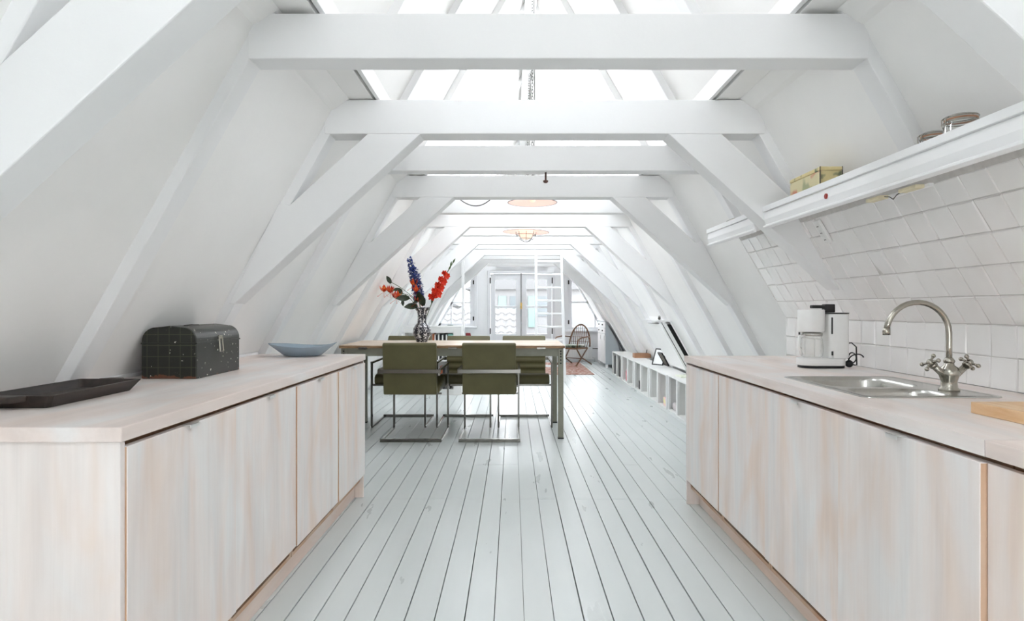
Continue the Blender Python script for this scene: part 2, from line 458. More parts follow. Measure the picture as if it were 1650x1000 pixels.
# glazed balcony doors at the far end
def leaf(x0, x1, r):
    f = B(); y0, y1 = Y1 + 0.03, Y1 + 0.075; z0, z1 = 0.14, 1.96; st = 0.13
    for q in ((x0, x0 + st * .8, z0, z1), (x1 - st * .8, x1, z0, z1), (x0 + st * .8, x1 - st * .8, z1 - 0.12, z1), (x0 + st * .8, x1 - st * .8, z0, 0.62), (x0 + st * .8, x1 - st * .8, 1.20, 1.245)):
        f.box(q[0], q[1], y0, y1, q[2], q[3])
    f.build('door_leaf', 'sash', r, 0.004)
    g = B(); g.box(x0 + .1, x1 - .1, Y1 + 0.05, Y1 + 0.054, 0.62, 1.84); g.build('glass_pane', 'glass', r)
r = thing('door_1', (0, 0, 0), 'pair of white glazed balcony doors in the end wall', None, kind='structure')
f = B(); f.box(DX0 - .06, DX0, Y1 - .03, Y1 + .1, .1, 2.04); f.box(DX1, DX1 + .06, Y1 - .03, Y1 + .1, .1, 2.04); f.box(DX0, DX1, Y1 - .03, Y1 + .1, 1.98, 2.04); f.box(DX0, DX1, Y1 - .01, Y1 + .12, .08, .13)
f.build('door_frame', 'sash', r, .004)
mx = (DX0 + DX1) / 2
leaf(DX0 + .005, mx - 0.012, r); leaf(mx + 0.012, DX1 - .005, r)
f = B(); f.box(mx - .008, mx + .008, Y1 + .01, Y1 + .028, .16, 1.98); f.build('espagnolette_bar', 'chain', r)
f = B(); f.box(mx - .02, mx + .02, Y1 - .005, Y1 + .03, 1.18, 1.32); f.ball((mx, Y1 - .02, 1.24), .02, 8, 6); f.build('door_handle', 'brass', r)
for hx in (DX0 + .0, DX1):
    for hz in (.62, 1.75):
        f = B(); f.tube([(hx, Y1 - .035, hz), (hx, Y1 - .035, hz + .13)], .012, 6); f.build('hinge', 'chain', r)

def casement(n, x0, x1, z0, z1, rail, mulls, hinge_x, label):
    r = thing('window_%d' % n, (0, 0, 0), label, None, kind='structure')
    def lim(xx): return 0.9 + (1.78 - abs(xx - CX)) / 0.56
    y0, y1 = Y1 + .02, Y1 + .08
    f = B(); s = -1 if x1 < 0 else 1
    inner = x1 if s < 0 else x0; fr = 0.09
    f.box(min(inner, inner + s * fr), max(inner, inner + s * fr), y0, y1, z0, z1)
    def xlim(z): return CX + s * (hw(z) + 0.06)
    for za, zb in ((z0, z0 + .06), (z1 - .06, z1), (rail - .02, rail + .02)):
        a, b = sorted((inner + s * fr, xlim(zb)))
        f.box(a, b, y0, y1, za, zb)
    for m in mulls:
        f.box(m - .016, m + .016, y0, y1, z0 + .06, min(z1, lim(m) + .03))
    # raking stile along the roof
    f.prism([(CX + s * (hw(z0) - .05), z0), (CX + s * (hw(z0) + .08), z0), (CX + s * (hw(z1) + .08), z1), (CX + s * (hw(z1) - .05), z1)], y0, y1)
    f.build('window_frame', 'sash', r, .003)
    g = B(); g.prism([(inner, z0), (xlim(z0), z0), (xlim(z1), z1), (inner, z1)], y0 + .03, y0 + .034); g.build('glass_pane', 'glass', r)
    c = B(); c.box(min(inner, inner - s * .07), max(inner, inner - s * .07), Y1 - .03, Y1 + .005, z0 - .06, z1 + .06); c.build('window_casing', 'sash', r, .004)
    c = B(); a, b2 = sorted((inner - s * .07, CX + s * (hw(z0) - .02))); c.box(a, b2, Y1 - .13, Y1 + .02, z0 - .05, z0 - .012); c.build('window_sill', 'sash', r, .004)
    for hz in (z0 + .12, z1 - .2):
        f = B(); f.box(hinge_x - .015, hinge_x + .015, Y1 - .05, Y1 - .03, hz, hz + .09); f.build('hinge', 'chain', r)
casement(1, LW[0], LW[1], LW[2], LW[3], 1.32, (-1.375,), -.875, 'white casement window left of the balcony doors, cut by the roof slope')
casement(2, RW[0], RW[1], RW[2], RW[3], 1.33, (1.85,), 1.25, 'white casement window right of the balcony doors, cut by the roof slope')
# big window behind the kitchen (where the frontal daylight comes from)
r = thing('window_3', (0, 0, 0), 'wide window behind the kitchen', None, kind='structure')
f = B(); yb = Y0 - .12
for xx in (-.45, .12, .69): f.box(xx, xx + .06, yb, yb + .06, .25, 1.15)
for a, c in ((-.39, .12), (.18, .69)):
    for zz in (.25, .67, 1.09): f.box(a, c, yb, yb + .06, zz, zz + .06)
f.build('window_frame', 'trim', r)
g = B(); g.box(-.43, .73, yb + .03, yb + .034, .27, 1.13); g.build('glass_pane', 'glass', r)

# ------------------------------------------------------------------ beams
def member(b, s, z0, z1, y0, y1, depth):
    """timber lying on the slope between heights z0,z1"""
    P = [(CX + s * (hw(z0) + .02), z0), (CX + s * (hw(z0) - depth), z0), (CX + s * (hw(z1) - depth), z1), (CX + s * (hw(z1) + .02), z1)]
    b.prism(P, y0, y1)
TR = [1.335, 3.1, 4.86, 6.62, 8.38, 10.12, 11.9]
BE = [0.4, 2.165, 3.93, 5.67, 7.42, 9.07, 10.98, 12.72]
places = ['arching over the near kitchen, cropped by the frame', 'in front of the shelf break, over the kitchen', 'just before the dining table', 'over the back of the dining table',
          'third one beyond the kitchen, past the table', 'behind the ladder', 'furthest one, in shade before the end wall']
def brace(s, y0, y1):
    b = B(); tip = 1.551; zt = 1.211; ot = 1.275; oz = 1.703
    e = .05
    pts = [(.62, 2.06), (tip, zt), (tip + e * .55, zt + .0), (ot + e, oz + .02), (ot, oz), (.884, 2.06)]
    b.prism([(CX + s * p, z) for p, z in pts], y0, y1); return b
for i, y in enumerate(TR):
    r = thing('truss_beam', (0, 0, 0), 'white roof truss with diagonal braces, ' + places[i], None, kind='structure')
    d = .115 if i == 0 else .13
    b = B(); b.box(CX - 1.10, CX + 1.10, y, y + d, 2.06, 2.23); b.build('collar_beam', 'beam', r, .004)
    for s in (-1, 1):
        brace(s, y + .0004, y + d - .0004).build('knee_brace', 'beam', r, .004)
        b = B(); member(b, s, 0.0 if s < 0 or y > 4 else 1.75, RIDGE - .06, y + .01, y + .11, .055); b.build('rafter', 'beam', r, .003)
for i, y in enumerate(BE):
    nm = ['above the camera', 'nearest in view across the top of the picture', 'second from the camera, behind the kitchen truss', 'over the dining table', 'beyond the dining table', 'before the ladder', 'past the ladder', 'nearest the end wall'][i]
    r = thing('collar_beam', (0, 0, 0), 'straight white collar beam, ' + nm, None, kind='structure')
    b = B(); b.box(CX - 1.085, CX + 1.085, y, y + .11, 2.06, 2.06 + (.157 if i == 1 else .16)); b.build('crossbeam', 'beam', r, .004)
    for s in (-1, 1):
        b = B(); member(b, s, 0.0 if s < 0 or y > 3.93 else 1.70, RIDGE - .06, y + .005, y + .10, .05); b.build('rafter', 'beam', r, .003)
# purlins resting on the collars, ridge
for s, sd in ((-1, 'left'), (1, 'right')):
    r = thing('purlin_beam', (0, 0, 0), 'grey white purlin resting on the collar ends on the %s' % sd, None, kind='structure')
    b = B(); b.box(CX + s * .862, CX + s * .99, Y0, Y1, 2.236, 2.30); b.build('purlin', 'wall', r, .003)
    b = B(); b.box(CX + s * .828, CX + s * .848, Y0, Y1, 2.238, 2.33); b.build('edge_board', 'beam', r, .002)
    b = B(); b.box(CX + s * .846, CX + s * .866, Y0, Y1, 2.262, 2.275); b.build('dark_gap', 'gap', r)
    r2 = struct(B().prism([(CX + s * (hw(2.17) + .01), 2.17), (CX + s * (hw(2.17) - .03), 2.19), (CX + s * (hw(2.235) - .055), 2.235), (CX + s * (hw(2.235) + .01), 2.235)], Y0, Y1).build('trim_%d' % (5 if s < 0 else 6), 'wall'), 'rough plaster lip under the %s purlin' % sd)
struct(B().box(CX - .05, CX + .05, Y0, Y1, RIDGE - .2, RIDGE - .04).build('ridge_beam', 'beam', None, .004), 'white ridge beam at the top of the roof')
# slender post and skirting at the end wall
struct(B().box(-.825, -.78, 10.02, 10.07, 0, 1.98).build('trim_1', 'trim', None, .003), 'slender white post left of the balcony doors')
struct(B().box(CX - 2.2, DX0 - .06, Y1 - .02, Y1, 0, .12).build('baseboard_left', 'endwall', None, .003), 'skirting left of the balcony doors')
struct(B().box(DX1 + .06, CX + 2.2, Y1 - .02, Y1, 0, .12).build('baseboard_right', 'endwall', None, .003), 'skirting right of the balcony doors')
# added white slats standing in for bright reflections over the doors
struct(B().box(-.36, .14, Y1 - .12, Y1, 2.12, 2.15).box(.2, .8, Y1 - .12, Y1, 2.12, 2.15).build('trim_2', 'trim', None, .003), 'added white bars for bright reflections above the balcony doors')

# ------------------------------------------------------------------ tiled splashback
TX = 1.725; TZ = 1.13; TP = .1187; TY1 = 3.92; TY0 = -0.2; TSL = .595
def tx(z): return TX if z <= TZ else TX - (z - TZ) * TSL
b = B()
b.prism([(TX + .004, .86), (TX + .09, .86), (TX + .09, TZ), (CX + hw(1.66) + .01, 1.66), (tx(1.66) + .004, 1.66), (TX + .004, TZ)], TY0, TY1)
backing = struct(b.build('wall_tile_panel', 'grout'), 'white tiled splashback above the right worktop')
random.seed(11)
tl = B(); g = .0016
sl = Vector((-TSL, 0, 1)).normalized(); nrm = Vector((-1, 0, -TSL)).normalized()
def tile(p0, up, nn, y0, y1, h):
    """p0 (x,z) of lower edge"""
    t1, t2 = random.gauss(0, .0011), random.gauss(0, .0011)
    th = .004; bv = .003
    P = lambda u, v, o: Vector((p0[0], 0, p0[1])) + up * u + Vector((0, v, 0)) + nn * o
    base = [P(g, y0 + g, 0), P(h - g, y0 + g, 0), P(h - g, y1 - g, 0), P(g, y1 - g, 0)]
    o_ = [th + t1 + t2, th - t1 + t2, th - t1 - t2, th + t1 - t2]
    topv = [P(g + bv, y0 + g + bv, o_[0]), P(h - g - bv, y0 + g + bv, o_[1]), P(h - g - bv, y1 - g - bv, o_[2]), P(g + bv, y1 - g - bv, o_[3])]
    tl.add(base + topv, [(4, 5, 6, 7), (0, 1, 5, 4), (1, 2, 6, 5), (2, 3, 7, 6), (3, 0, 4, 7)])
ys = []; y = 2.241 + 14 * TP
ylines = [TY1] + [2.241 + k_ * TP for k_ in range(14, -21, -1) if TY0 < 2.241 + k_ * TP < TY1 - .01]
for ya, yb in zip(ylines[1:], ylines):
    for q in range(2):
        tile((TX + .004, .898 + q * .116), Vector((0, 0, 1)), Vector((-1, 0, 0)), ya, yb, .116)
    for q in range(5):
        c = Vector((TX + .004, 0, TZ)) + sl * (TP * q)
        hh = TP if q < 4 else TP * .78
        tile((c.x, c.z), sl, nrm, ya, yb, hh)
tl.build('glazed_tiles', 'tile', backing)

# ------------------------------------------------------------------ kitchen runs
A = 0.006
def lx(y): return -.945 + A * (y - 1.5)        # left worktop front edge
def rx(y): return 1.046 + A * (y - 3.776)
DT, DB_ = .848, .15
def unit(s, v0, v1, label, handle=True, proud=0.0, endp=None, group=None):
    xf = (lx(v0) - .008) if s < 0 else (rx(v0) + .012)
    r = thing('base_cabinet', (xf, v0, 0), label, 'cabinet', -A, group)
    L = v1 - v0; q = -1 if s < 0 else 1        # body lies towards q*x
    X = lambda d: q * d
    depth = .655 if s < 0 else .61
    back0, back1 = (.10, .862)
    b = B(); b.box(X(.022), X(depth), .003, .019, back0, .82); b.box(X(.022), X(depth), L - .019, L - .003, back0, .82)
    b.box(X(.022), X(depth), .019, L - .019, back0, back0 + .016); b.box(X(depth - .01), X(depth), .019, L - .019, back0 + .016, .82)
    b.box(X(.06), X(.078), .003, L - .003, .76, .862); b.build('carcass', 'ply', r)
    d = B(); g_ = .0018
    d.box(X(-proud), X(.018), g_, L - g_, DB_, DT); dr = d.build('door', 'door_wood', r, .0015)
    e = B(); e.box(X(-proud + .002), X(.017), g_ - .0008, g_ , DB_ + .002, DT - .002); e.build('door_edge', 'ply', dr)
    if handle:
        h = B(); m = L / 2
        h.box(X(-proud - .014), X(.012 - proud), m - .026, m + .026, DT, DT + .0022)
        h.box(X(-proud - .014), X(-proud - .0125), m - .026, m + .026, DT - .009, DT + .0022)
        h.build('handle', 'alu', dr)
    if endp:
        ya, yb = (-.018, 0.0) if endp == 'near' else (L, L + .018)
        p = B(); p.box(X(.001), X(depth), ya, yb, 0, .8625); p.build('end_panel', 'end_wood', r, .001)
    return r
LV = [1.527, 2.125, 2.712, 3.329, 3.90]
unit(-1, LV[0], LV[1], 'whitewashed wooden base cabinet at the near end of the left counter, below the dark tray', True, .004, 'near')
unit(-1, LV[1], LV[2], 'whitewashed base cabinet below the green tin chest on the left counter', True, .0)
unit(-1, LV[2], LV[3], 'whitewashed base cabinet between the tin chest and the blue bowl, left counter', True, .006)
unit(-1, LV[3], LV[4], 'whitewashed base cabinet at the far end of the left counter, by the dining table', True, .012, 'far')
RV = [3.767, 3.177, 2.581, 1.973, 1.366, .77, .17]
labs = ['whitewashed base cabinet at the far end of the right counter, nearest the white crates', 'whitewashed base cabinet beneath the coffee maker', 'whitewashed base cabinet under the front of the steel sink',
        'wide looking whitewashed base cabinet below the tap, its door standing proud', 'whitewashed base cabinet cut off by the right edge of the picture']
for i in range(5):
    unit(1, RV[i + 1], RV[i], labs[i], i in (0, 2, 3), [.004, .0, .003, .014, .0][i], 'far' if i == 0 else None)
# plinths
def plinth(name, s, y0, y1, label):
    x = (lx(y0) - .062) if s < 0 else (rx(y0) + .085)
    b = B(); b.box(0, s * .018, 0, y1 - y0, 0, .10)
    one(b.build(name, 'plinth_wood', None, .001), (x, y0, 0), label, 'plinth', (0, 0, -A))
plinth('plinth_board', -1, 1.53, 3.895, 'bare wood kickboard under the left cabinets')
plinth('plinth_board', 1, .6, 3.765, 'bare wood kickboard under the right cabinets')
# worktops
r = B(); r.box(0, -.668, 0, 2.43, .8635, .9)
one(r.build('worktop', 'top_wood', None, .0025), (lx(1.4987), 1.4987, 0), 'whitewashed wooden worktop on the left cabinets', 'worktop', (0, 0, -A))
one(B().box(0, .012, 0, 2.37, .9005, .915).build('worktop_upstand', 'trim', None, .002), (lx(1.5) - .675, 1.52, 0), 'thin white strip where the left worktop meets the wall', 'trim strip', (0, 0, -A))
# right worktop with the sink cut-out
SX0, SX1, SY0, SY1 = 1.13, 1.585, 1.99, 2.605
b = B(); zt0, zt1 = .8635, .9
xf = lambda y: rx(y)
def slab(b, x0, x1, y0, y1):
    b.prism([(x0(y0) if callable(x0) else x0, y0), (x1, y0), (x1, y1), (x0(y1) if callable(x0) else x0, y1)], zt0, zt1, 'z')
ya, yb = 1.357, 3.785
hx0, hx1, hy0, hy1 = SX0 + .02, SX1 - .02, SY0 + .02, SY1 - .02
# one continuous slab with a hole, built face by face
xs = [None, hx0, hx1, TX - .001]; yy = [ya, hy0, hy1, yb]
def PX(i, y): return rx(y) if i == 0 else xs[i]
for i in range(3):
    for j in range(3):
        if i == 1 and j == 1: continue
        for z_, fl_ in ((zt1, False), (zt0, True)):
            q = [(PX(i, yy[j]), yy[j], z_), (PX(i + 1, yy[j]), yy[j], z_), (PX(i + 1, yy[j + 1]), yy[j + 1], z_), (PX(i, yy[j + 1]), yy[j + 1], z_)]
            b.add(q[::-1] if fl_ else q, [(0, 1, 2, 3)])
for j in range(3):
    for i in (0, 3):
        b.add([(PX(i, yy[j]), yy[j], zt0), (PX(i, yy[j + 1]), yy[j + 1], zt0), (PX(i, yy[j + 1]), yy[j + 1], zt1), (PX(i, yy[j]), yy[j], zt1)], [(0, 1, 2, 3)])
for i in range(3):
    for j in (0, 3):
        b.add([(PX(i, yy[j]), yy[j], zt0), (PX(i + 1, yy[j]), yy[j], zt0), (PX(i + 1, yy[j]), yy[j], zt1), (PX(i, yy[j]), yy[j], zt1)], [(0, 1, 2, 3)])
for (p, q) in (((hx0, hy0), (hx1, hy0)), ((hx1, hy0), (hx1, hy1)), ((hx1, hy1), (hx0, hy1)), ((hx0, hy1), (hx0, hy0))):
    b.add([(p[0], p[1], zt0), (q[0], q[1], zt0), (q[0], q[1], zt1), (p[0], p[1], zt1)], [(0, 1, 2, 3)])
tag(b.build('worktop', 'top_wood'), 'whitewashed wooden worktop around the sink on the right', 'worktop')
b = B(); slab(b, xf, TX - .001, .4, 1.3555)
tag(b.build('worktop', 'top_wood', None, .0015), 'short piece of worktop past the seam, under the chopping board', 'worktop')

# ------------------------------------------------------------------ sink and tap
def rrect(x0, x1, y0, y1, r, z, n=6):
    pts = []
    for cx_, cy_, a0 in ((x1 - r, y1 - r, 0), (x0 + r, y1 - r, 90), (x0 + r, y0 + r, 180), (x1 - r, y0 + r, 270)):
        for k_ in range(n + 1):
            a = math.radians(a0 + 90 * k_ / n); pts.append((cx_ + r * math.cos(a), cy_ + r * math.sin(a), z))
    return pts
def bridge(b, loops, sm=True, cap=True):
    n_ = len(loops[0])
    vs = [p for l in loops for p in l]; fs = []
    for i in range(len(loops) - 1):
        for j in range(n_): fs.append((i * n_ + j, i * n_ + (j + 1) % n_, (i + 1) * n_ + (j + 1) % n_, (i + 1) * n_ + j))
    b.add(vs, fs, sm)
    if cap: b.add(loops[-1], [tuple(range(n_))])
r = thing('kitchen_sink', (0, 0, 0), 'stainless steel one and a half bowl sink set in the right worktop', 'sink')
me = bpy.data.meshes.new('rim'); bm = bmesh.new()
outer = rrect(SX0, SX1, SY0, SY1, .03, .9035)
bowlA = rrect(1.165, 1.50, 2.245, 2.575, .075, .9035); bowlB = rrect(1.165, 1.45, 2.02, 2.205, .06, .9035)
loops = []
for lp in (outer, bowlA, bowlB):
    vs = [bm.verts.new(p) for p in lp]; loops.append([bm.edges.new((vs[i], vs[(i + 1) % len(vs)])) for i in range(len(vs))])
bmesh.ops.triangle_fill(bm, use_beauty=True, use_dissolve=False, edges=[e for l in loops for e in l])
bmesh.ops.recalc_face_normals(bm, faces=bm.faces)
if bm.faces and bm.faces[0].normal.z < 0: bmesh.ops.reverse_faces(bm, faces=bm.faces)
bm.to_mesh(me); bm.free(); me.materials.append(M['steel'])
ro = bpy.data.objects.new('rim', me); COL.objects.link(ro); ro.parent = r
b = B(); bridge(b, [outer, rrect(SX0 - .001, SX1 + .001, SY0 - .001, SY1 + .001, .031, .9005)], True, False)
bridge(b, [rrect(SX0 + .012, SX1 - .012, SY0 + .012, SY1 - .012, .022, .9037), rrect(SX0 + .016, SX1 - .016, SY0 + .016, SY1 - .016, .02, .9052), rrect(SX0 + .020, SX1 - .020, SY0 + .020, SY1 - .020, .02, .9037)], True, False)
b.build('rim_bead', 'steel', r, recalc=False)
for nm, (x0, x1, y0, y1, rr_) , dep in (('bowl', (1.165, 1.50, 2.245, 2.575, .075), .15), ('half_bowl', (1.165, 1.45, 2.02, 2.205, .06), .09)):
    b = B(); lps = [rrect(x0, x1, y0, y1, rr_, .9035)]
    for t, dd in ((.004, .004), (.008, .015), (.014, dep * .8), (.03, dep * .97), (.06, dep)):
        lps.append(rrect(x0 + t, x1 - t, y0 + t, y1 - t, max(.02, rr_ - t * .3), .9035 - dd))
    bridge(b, lps); o = b.build(nm, 'steel', r, recalc=False)
    cx_, cy_ = (x0 + x1) / 2, (y0 + y1) / 2
    B().lathe([(.001, .003), (.02, .003), (.034, .0), (.036, .004)], (cx_, cy_, .9035 - dep + .001), 20, cap=False).build('drain', 'nickel', o)
r = thing('kitchen_tap', (1.512, 2.15, .9037), 'tall gooseneck mixer tap with cross handles behind the sink', 'tap')
B().lathe([(.032, 0), (.032, .006), (.026, .012), (.024, .03), (.030, .05), (.033, .062), (.026, .08), (.016, .088), (.014, .1), (.012, .104)], (0, 0, 0), 24).build('tap_body', 'nickel', r)
pts = [(0, 0, .09), (0, 0, .15), (0, 0, .20)]
R_ = .105
for k_ in range(1, 17):
    a = PI * k_ / 16 * .97; pts.append((-R_ + R_ * math.cos(a), .012 * k_ / 16, .20 + R_ * math.sin(a)))
B().tube(pts, .0095, 14).build('spout', 'nickel', r)
e = Vector(pts[-1]); B().tube([e + Vector((-.001, 0, .006)), e + Vector((0, 0, -.018))], .0125, 16).build('aerator', 'nickel', r)
B().lathe([(.016, 0), (.018, .006), (.014, .014), (.011, .018)], (0, 0, .096), 18).build('spout_collar', 'nickel', r)
for s in (-1, 1):
    ax = Matrix.Rotation(s * math.radians(48), 3, 'Y')
    v = B(); st0 = Vector((s * .012, -.004, .045)); st1 = Vector((s * .055, -.004, .085))
    v.tube([st0, st1], .011, 12); v.tube([st1, st1 + (st1 - st0).normalized() * .01], .014, 12); vo_ = v.build('valve_stem', 'nickel', r)
    c = st1 + (st1 - st0).normalized() * .018; h = B()
    h.ball(c, .012, 10, 8)
    for q in range(4):
        a = q * PI / 2 + .4; dirv = ax @ Vector((math.cos(a), math.sin(a), 0))
        h.tube([c, c + dirv * .020, c + dirv * .03], [.0055, .004, .0055], 8); h.ball(c + dirv * .032, .0075, 8, 6)
    h.build('cross_handle', 'nickel', vo_)

# chopping board
one(B().box(0, .30, -.36, 0, 0, .031).build('chopping_board', 'beech', None, .002), (1.262, 1.71, .9002), 'pale beech chopping board beyond the sink at the right edge', 'chopping board', (0, 0, .006))

# ------------------------------------------------------------------ coffee maker
r = thing('coffee_maker', (1.505, 3.03, .9003), 'white filter coffee maker with glass jug on the right worktop', 'coffee maker')
def slabr(b, x0, x1, y0, y1, rr_, z0, z1):
    b.add(rrect(x0, x1, y0, y1, rr_, z0)[::-1], [tuple(range(28))]); bridge(b, [rrect(x0, x1, y0, y1, rr_, z0), rrect(x0, x1, y0, y1, rr_, z1)]); return b
slabr(B(), -.105, .105, -.06, .06, .05, 0, .012).build('rubber_base', 'black', r, recalc=True)
slabr(B(), -.112, .108, -.065, .065, .055, .0125, .047).build('hotplate_housing', 'white_plastic', r, .003)
slabr(B(), .018, .115, -.062, .062, .03, .0475, .262).build('water_tank', 'white_plastic', r, .003)
slabr(B(), .016, .117, -.063, .063, .03, .2625, .267).build('tank_lid', 'black', r)
slabr(B(), -.108, .012, -.055, .055, .05, .175, .282).build('filter_holder', 'white_plastic', r, .004)
b = B(); b.box(-.048, .035, -.016, .016, .288, .304); slabr(b, .012, .062, -.024, .024, .012, .268, .309); b.build('lid_handle', 'black', r, .004)
B().box(.019, .026, -.0645, -.0615, .165, .245).build('water_gauge', 'black', r, .001)
B().box(.019, .028, -.0655, -.0615, .063, .083).build('switch', 'black', r, .001)
B().lathe([(.038, .0), (.050, .012), (.054, .05), (.048, .09), (.043, .102), (.046, .105)], (-.045, 0, .0485), 28, cap=False).build('glass_jug', 'clear', r, recalc=False)
jl = B().lathe([(.047, 0), (.049, .004), (.049, .014), (.04, .018)], (-.045, 0, .154), 28).build('jug_lid', 'steel', r)
B().tube([(-.09, -.02, .155), (-.118, -.03, .15), (-.122, -.03, .10), (-.106, -.025, .065)], .008, 8).build('jug_handle', 'white_plastic', r)
B().box(-.108, -.102, -.004, .004, .16, .172).build('jug_latch', 'black', r)
# the cord with its plug
b = B()
loop = []
for t in range(40):
    a = t / 39 * 2.2 * 2 * PI
    loop.append((.155 + .028 * math.sin(a) + .012 * math.cos(a * .5), -.01 + .02 * math.cos(a * .7), .045 + .035 * math.cos(a) * (1 - t / 90)))
b.tube([(.112, .03, .09), (.13, .02, .115), (.15, .0, .12), (.17, -.005, .10)] + loop[8:], .0032, 6)
b.build('power_cord', 'black', r)
B().ball((.127, -.02, .02), .02, 10, 8, (1, .8, .9)).build('plug', 'black', r)

# ------------------------------------------------------------------ things on the left worktop
# dark carved tray
r = thing('wooden_tray', (-1.435, 1.99, .9003), 'dark carved wooden trough tray at the near end of the left worktop', 'tray', .0)
b = B()
def trlp(x0, x1, y0, y1, z, r_=.012): return rrect(x0, x1, y0, y1, r_, z, 3)
lp = [trlp(-.085, .095, -.20, .19, 0), trlp(-.11, .115, -.215, .225, .037), trlp(-.098, .103, -.203, .213, .038), trlp(-.078, .088, -.185, .18, .012)]
b.add(lp[0][::-1], [tuple(range(len(lp[0])))]); bridge(b, lp, False)
b.build('trough', 'dark_wood', r, .002)
for s in (-1, 1):
    b = B(); y_ = -.213 if s < 0 else .222
    b.prism([(-.045, y_), (.045, y_), (.025, y_ + s * .04), (-.025, y_ + s * .04)], .02, .038, 'z'); b.build('lug', 'dark_wood', r, .004)
# green tin chest
r = thing('tin_chest', (-1.402, 2.532, .9003), 'dark green domed tin chest with chipped paint on the left worktop', 'chest')
x0, x1, L = -.112, .112, .40
bo = B(); bo.box(x0, x1, 0.002, L - .002, 0, .146); body = bo.build('chest_body', 'chest', r, .003)
B().box(x0 + .002, x1 - .002, -.001, .0025, .002, .144).build('end_plate', 'chest_end', body)
def dome(x0, x1, z0, h, n_=8, r_=.055):
    pts = [(x1, z0), (x1, z0 + h - r_)]
    for k_ in range(1, n_):
        a = PI / 2 * k_ / n_; pts.append((x1 - r_ + r_ * math.cos(a), z0 + h - r_ + r_ * math.sin(a) * 1.0))
    pts.append((0, z0 + h + .006))
    return pts + [(-p, q) for p, q in pts[:-1][::-1]]
lidp = dome(x0, x1, .148, .062)
lid = B().prism(lidp, 0.002, L - .002).build('chest_lid', 'chest', r, .002)
B().prism([(p * .985, .1485 + (q - .148) * .97) for p, q in lidp], -.001, .0025).build('lid_end_plate', 'chest_end', lid)
b = B(); b.box(x0 - .003, x1 + .003, -.002, L + .002, .142, .149); b.build('rolled_edge', 'chest', r, .0015)
b = B(); b.tube([(x1 + .006, L * .46, .165), (x1 + .010, L * .46, .10), (x1 + .010, L * .54, .10), (x1 + .004, L * .54, .165)], .003, 6, True); b.box(x1, x1 + .006, L * .46, L * .54, .155, .17)
b.build('hasp', 'nickel', r)
B().tube([(.03, L * .45, .2165), (.03, L * .3, .2185), (.03, L * .15, .2165)], .0022, 6).build('wire_handle', 'chain', r)
# pale blue bowl
me = B(); seg = 40; rings = [(0.09, 0), (.11, .006), (.145, .035), (.185, .062), (.205, .076)]
def ringp(rx_, z_, wob, off):
    out = []
    for k_ in range(seg):
        a = 2 * PI * k_ / seg
        tip = 1 + .10 * wob * abs(math.cos(a)) ** 3
        zz = z_ + wob * (.010 * math.cos(a) ** 2 - .010 * abs(math.sin(a)) + .003 * math.cos(3 * a))
        out.append((rx_ * tip * math.cos(a), rx_ * .74 * math.sin(a), zz))
    return out
L_ = [ringp(.085, 0, 0, 0), ringp(.112, .006, 0, 0), ringp(.15, .038, .5, 0), ringp(.182, .066, 1, 0), ringp(.186, .071, 1, 0), ringp(.178, .068, 1, 0), ringp(.14, .042, .5, 0), ringp(.09, .010, 0, 0)]
me.add(L_[0][::-1], [tuple(range(seg))]); bridge(me, L_)
one(me.build('blue_bowl', 'blue_bowl'), (-1.275, 3.77, .9003), 'pale blue boat shaped bowl at the far end of the left worktop', 'bowl', (0, 0, .03))

# ------------------------------------------------------------------ shelf over the tiles
def shelf(y0, y1, label):
    r = thing('wall_shelf', (0, y0, 0), label, 'shelf')
    L = y1 - y0
    B().box(1.268, 1.478, 0, L, 1.638, 1.652).build('shelf_board', 'trim', r)
    B().prism([(1.262, 1.668), (1.262, 1.694), (1.246, 1.694), (1.246, 1.668)], 0, L).build('top_rail', 'trim', r, .0015)
    B().prism([(1.268, 1.60), (1.268, 1.666), (1.256, 1.666), (1.254, 1.63), (1.262, 1.605), (1.256, 1.60)], 0.001, L - .001).build('fascia', 'trim', r, .001)
    B().prism([(1.27, 1.585), (1.27, 1.599), (1.250, 1.599), (1.250, 1.592), (1.262, 1.585)], 0, L).build('lower_moulding', 'trim', r, .001)
    return r
sh = shelf(.5, 3.097, 'long white moulded shelf above the tiled splashback')
shelf(3.232, 3.99, 'short white shelf end beyond the kitchen truss')
B().lathe([(.011, 0), (.011, .005), (.007, .007)], (1.2545, 1.98, 1.636), 16, Matrix.Rotation(-PI / 2, 4, 'Y')).build('red_button', flat('red_button', (160, 52, 44), .4), sh)['label'] = 'small red button'
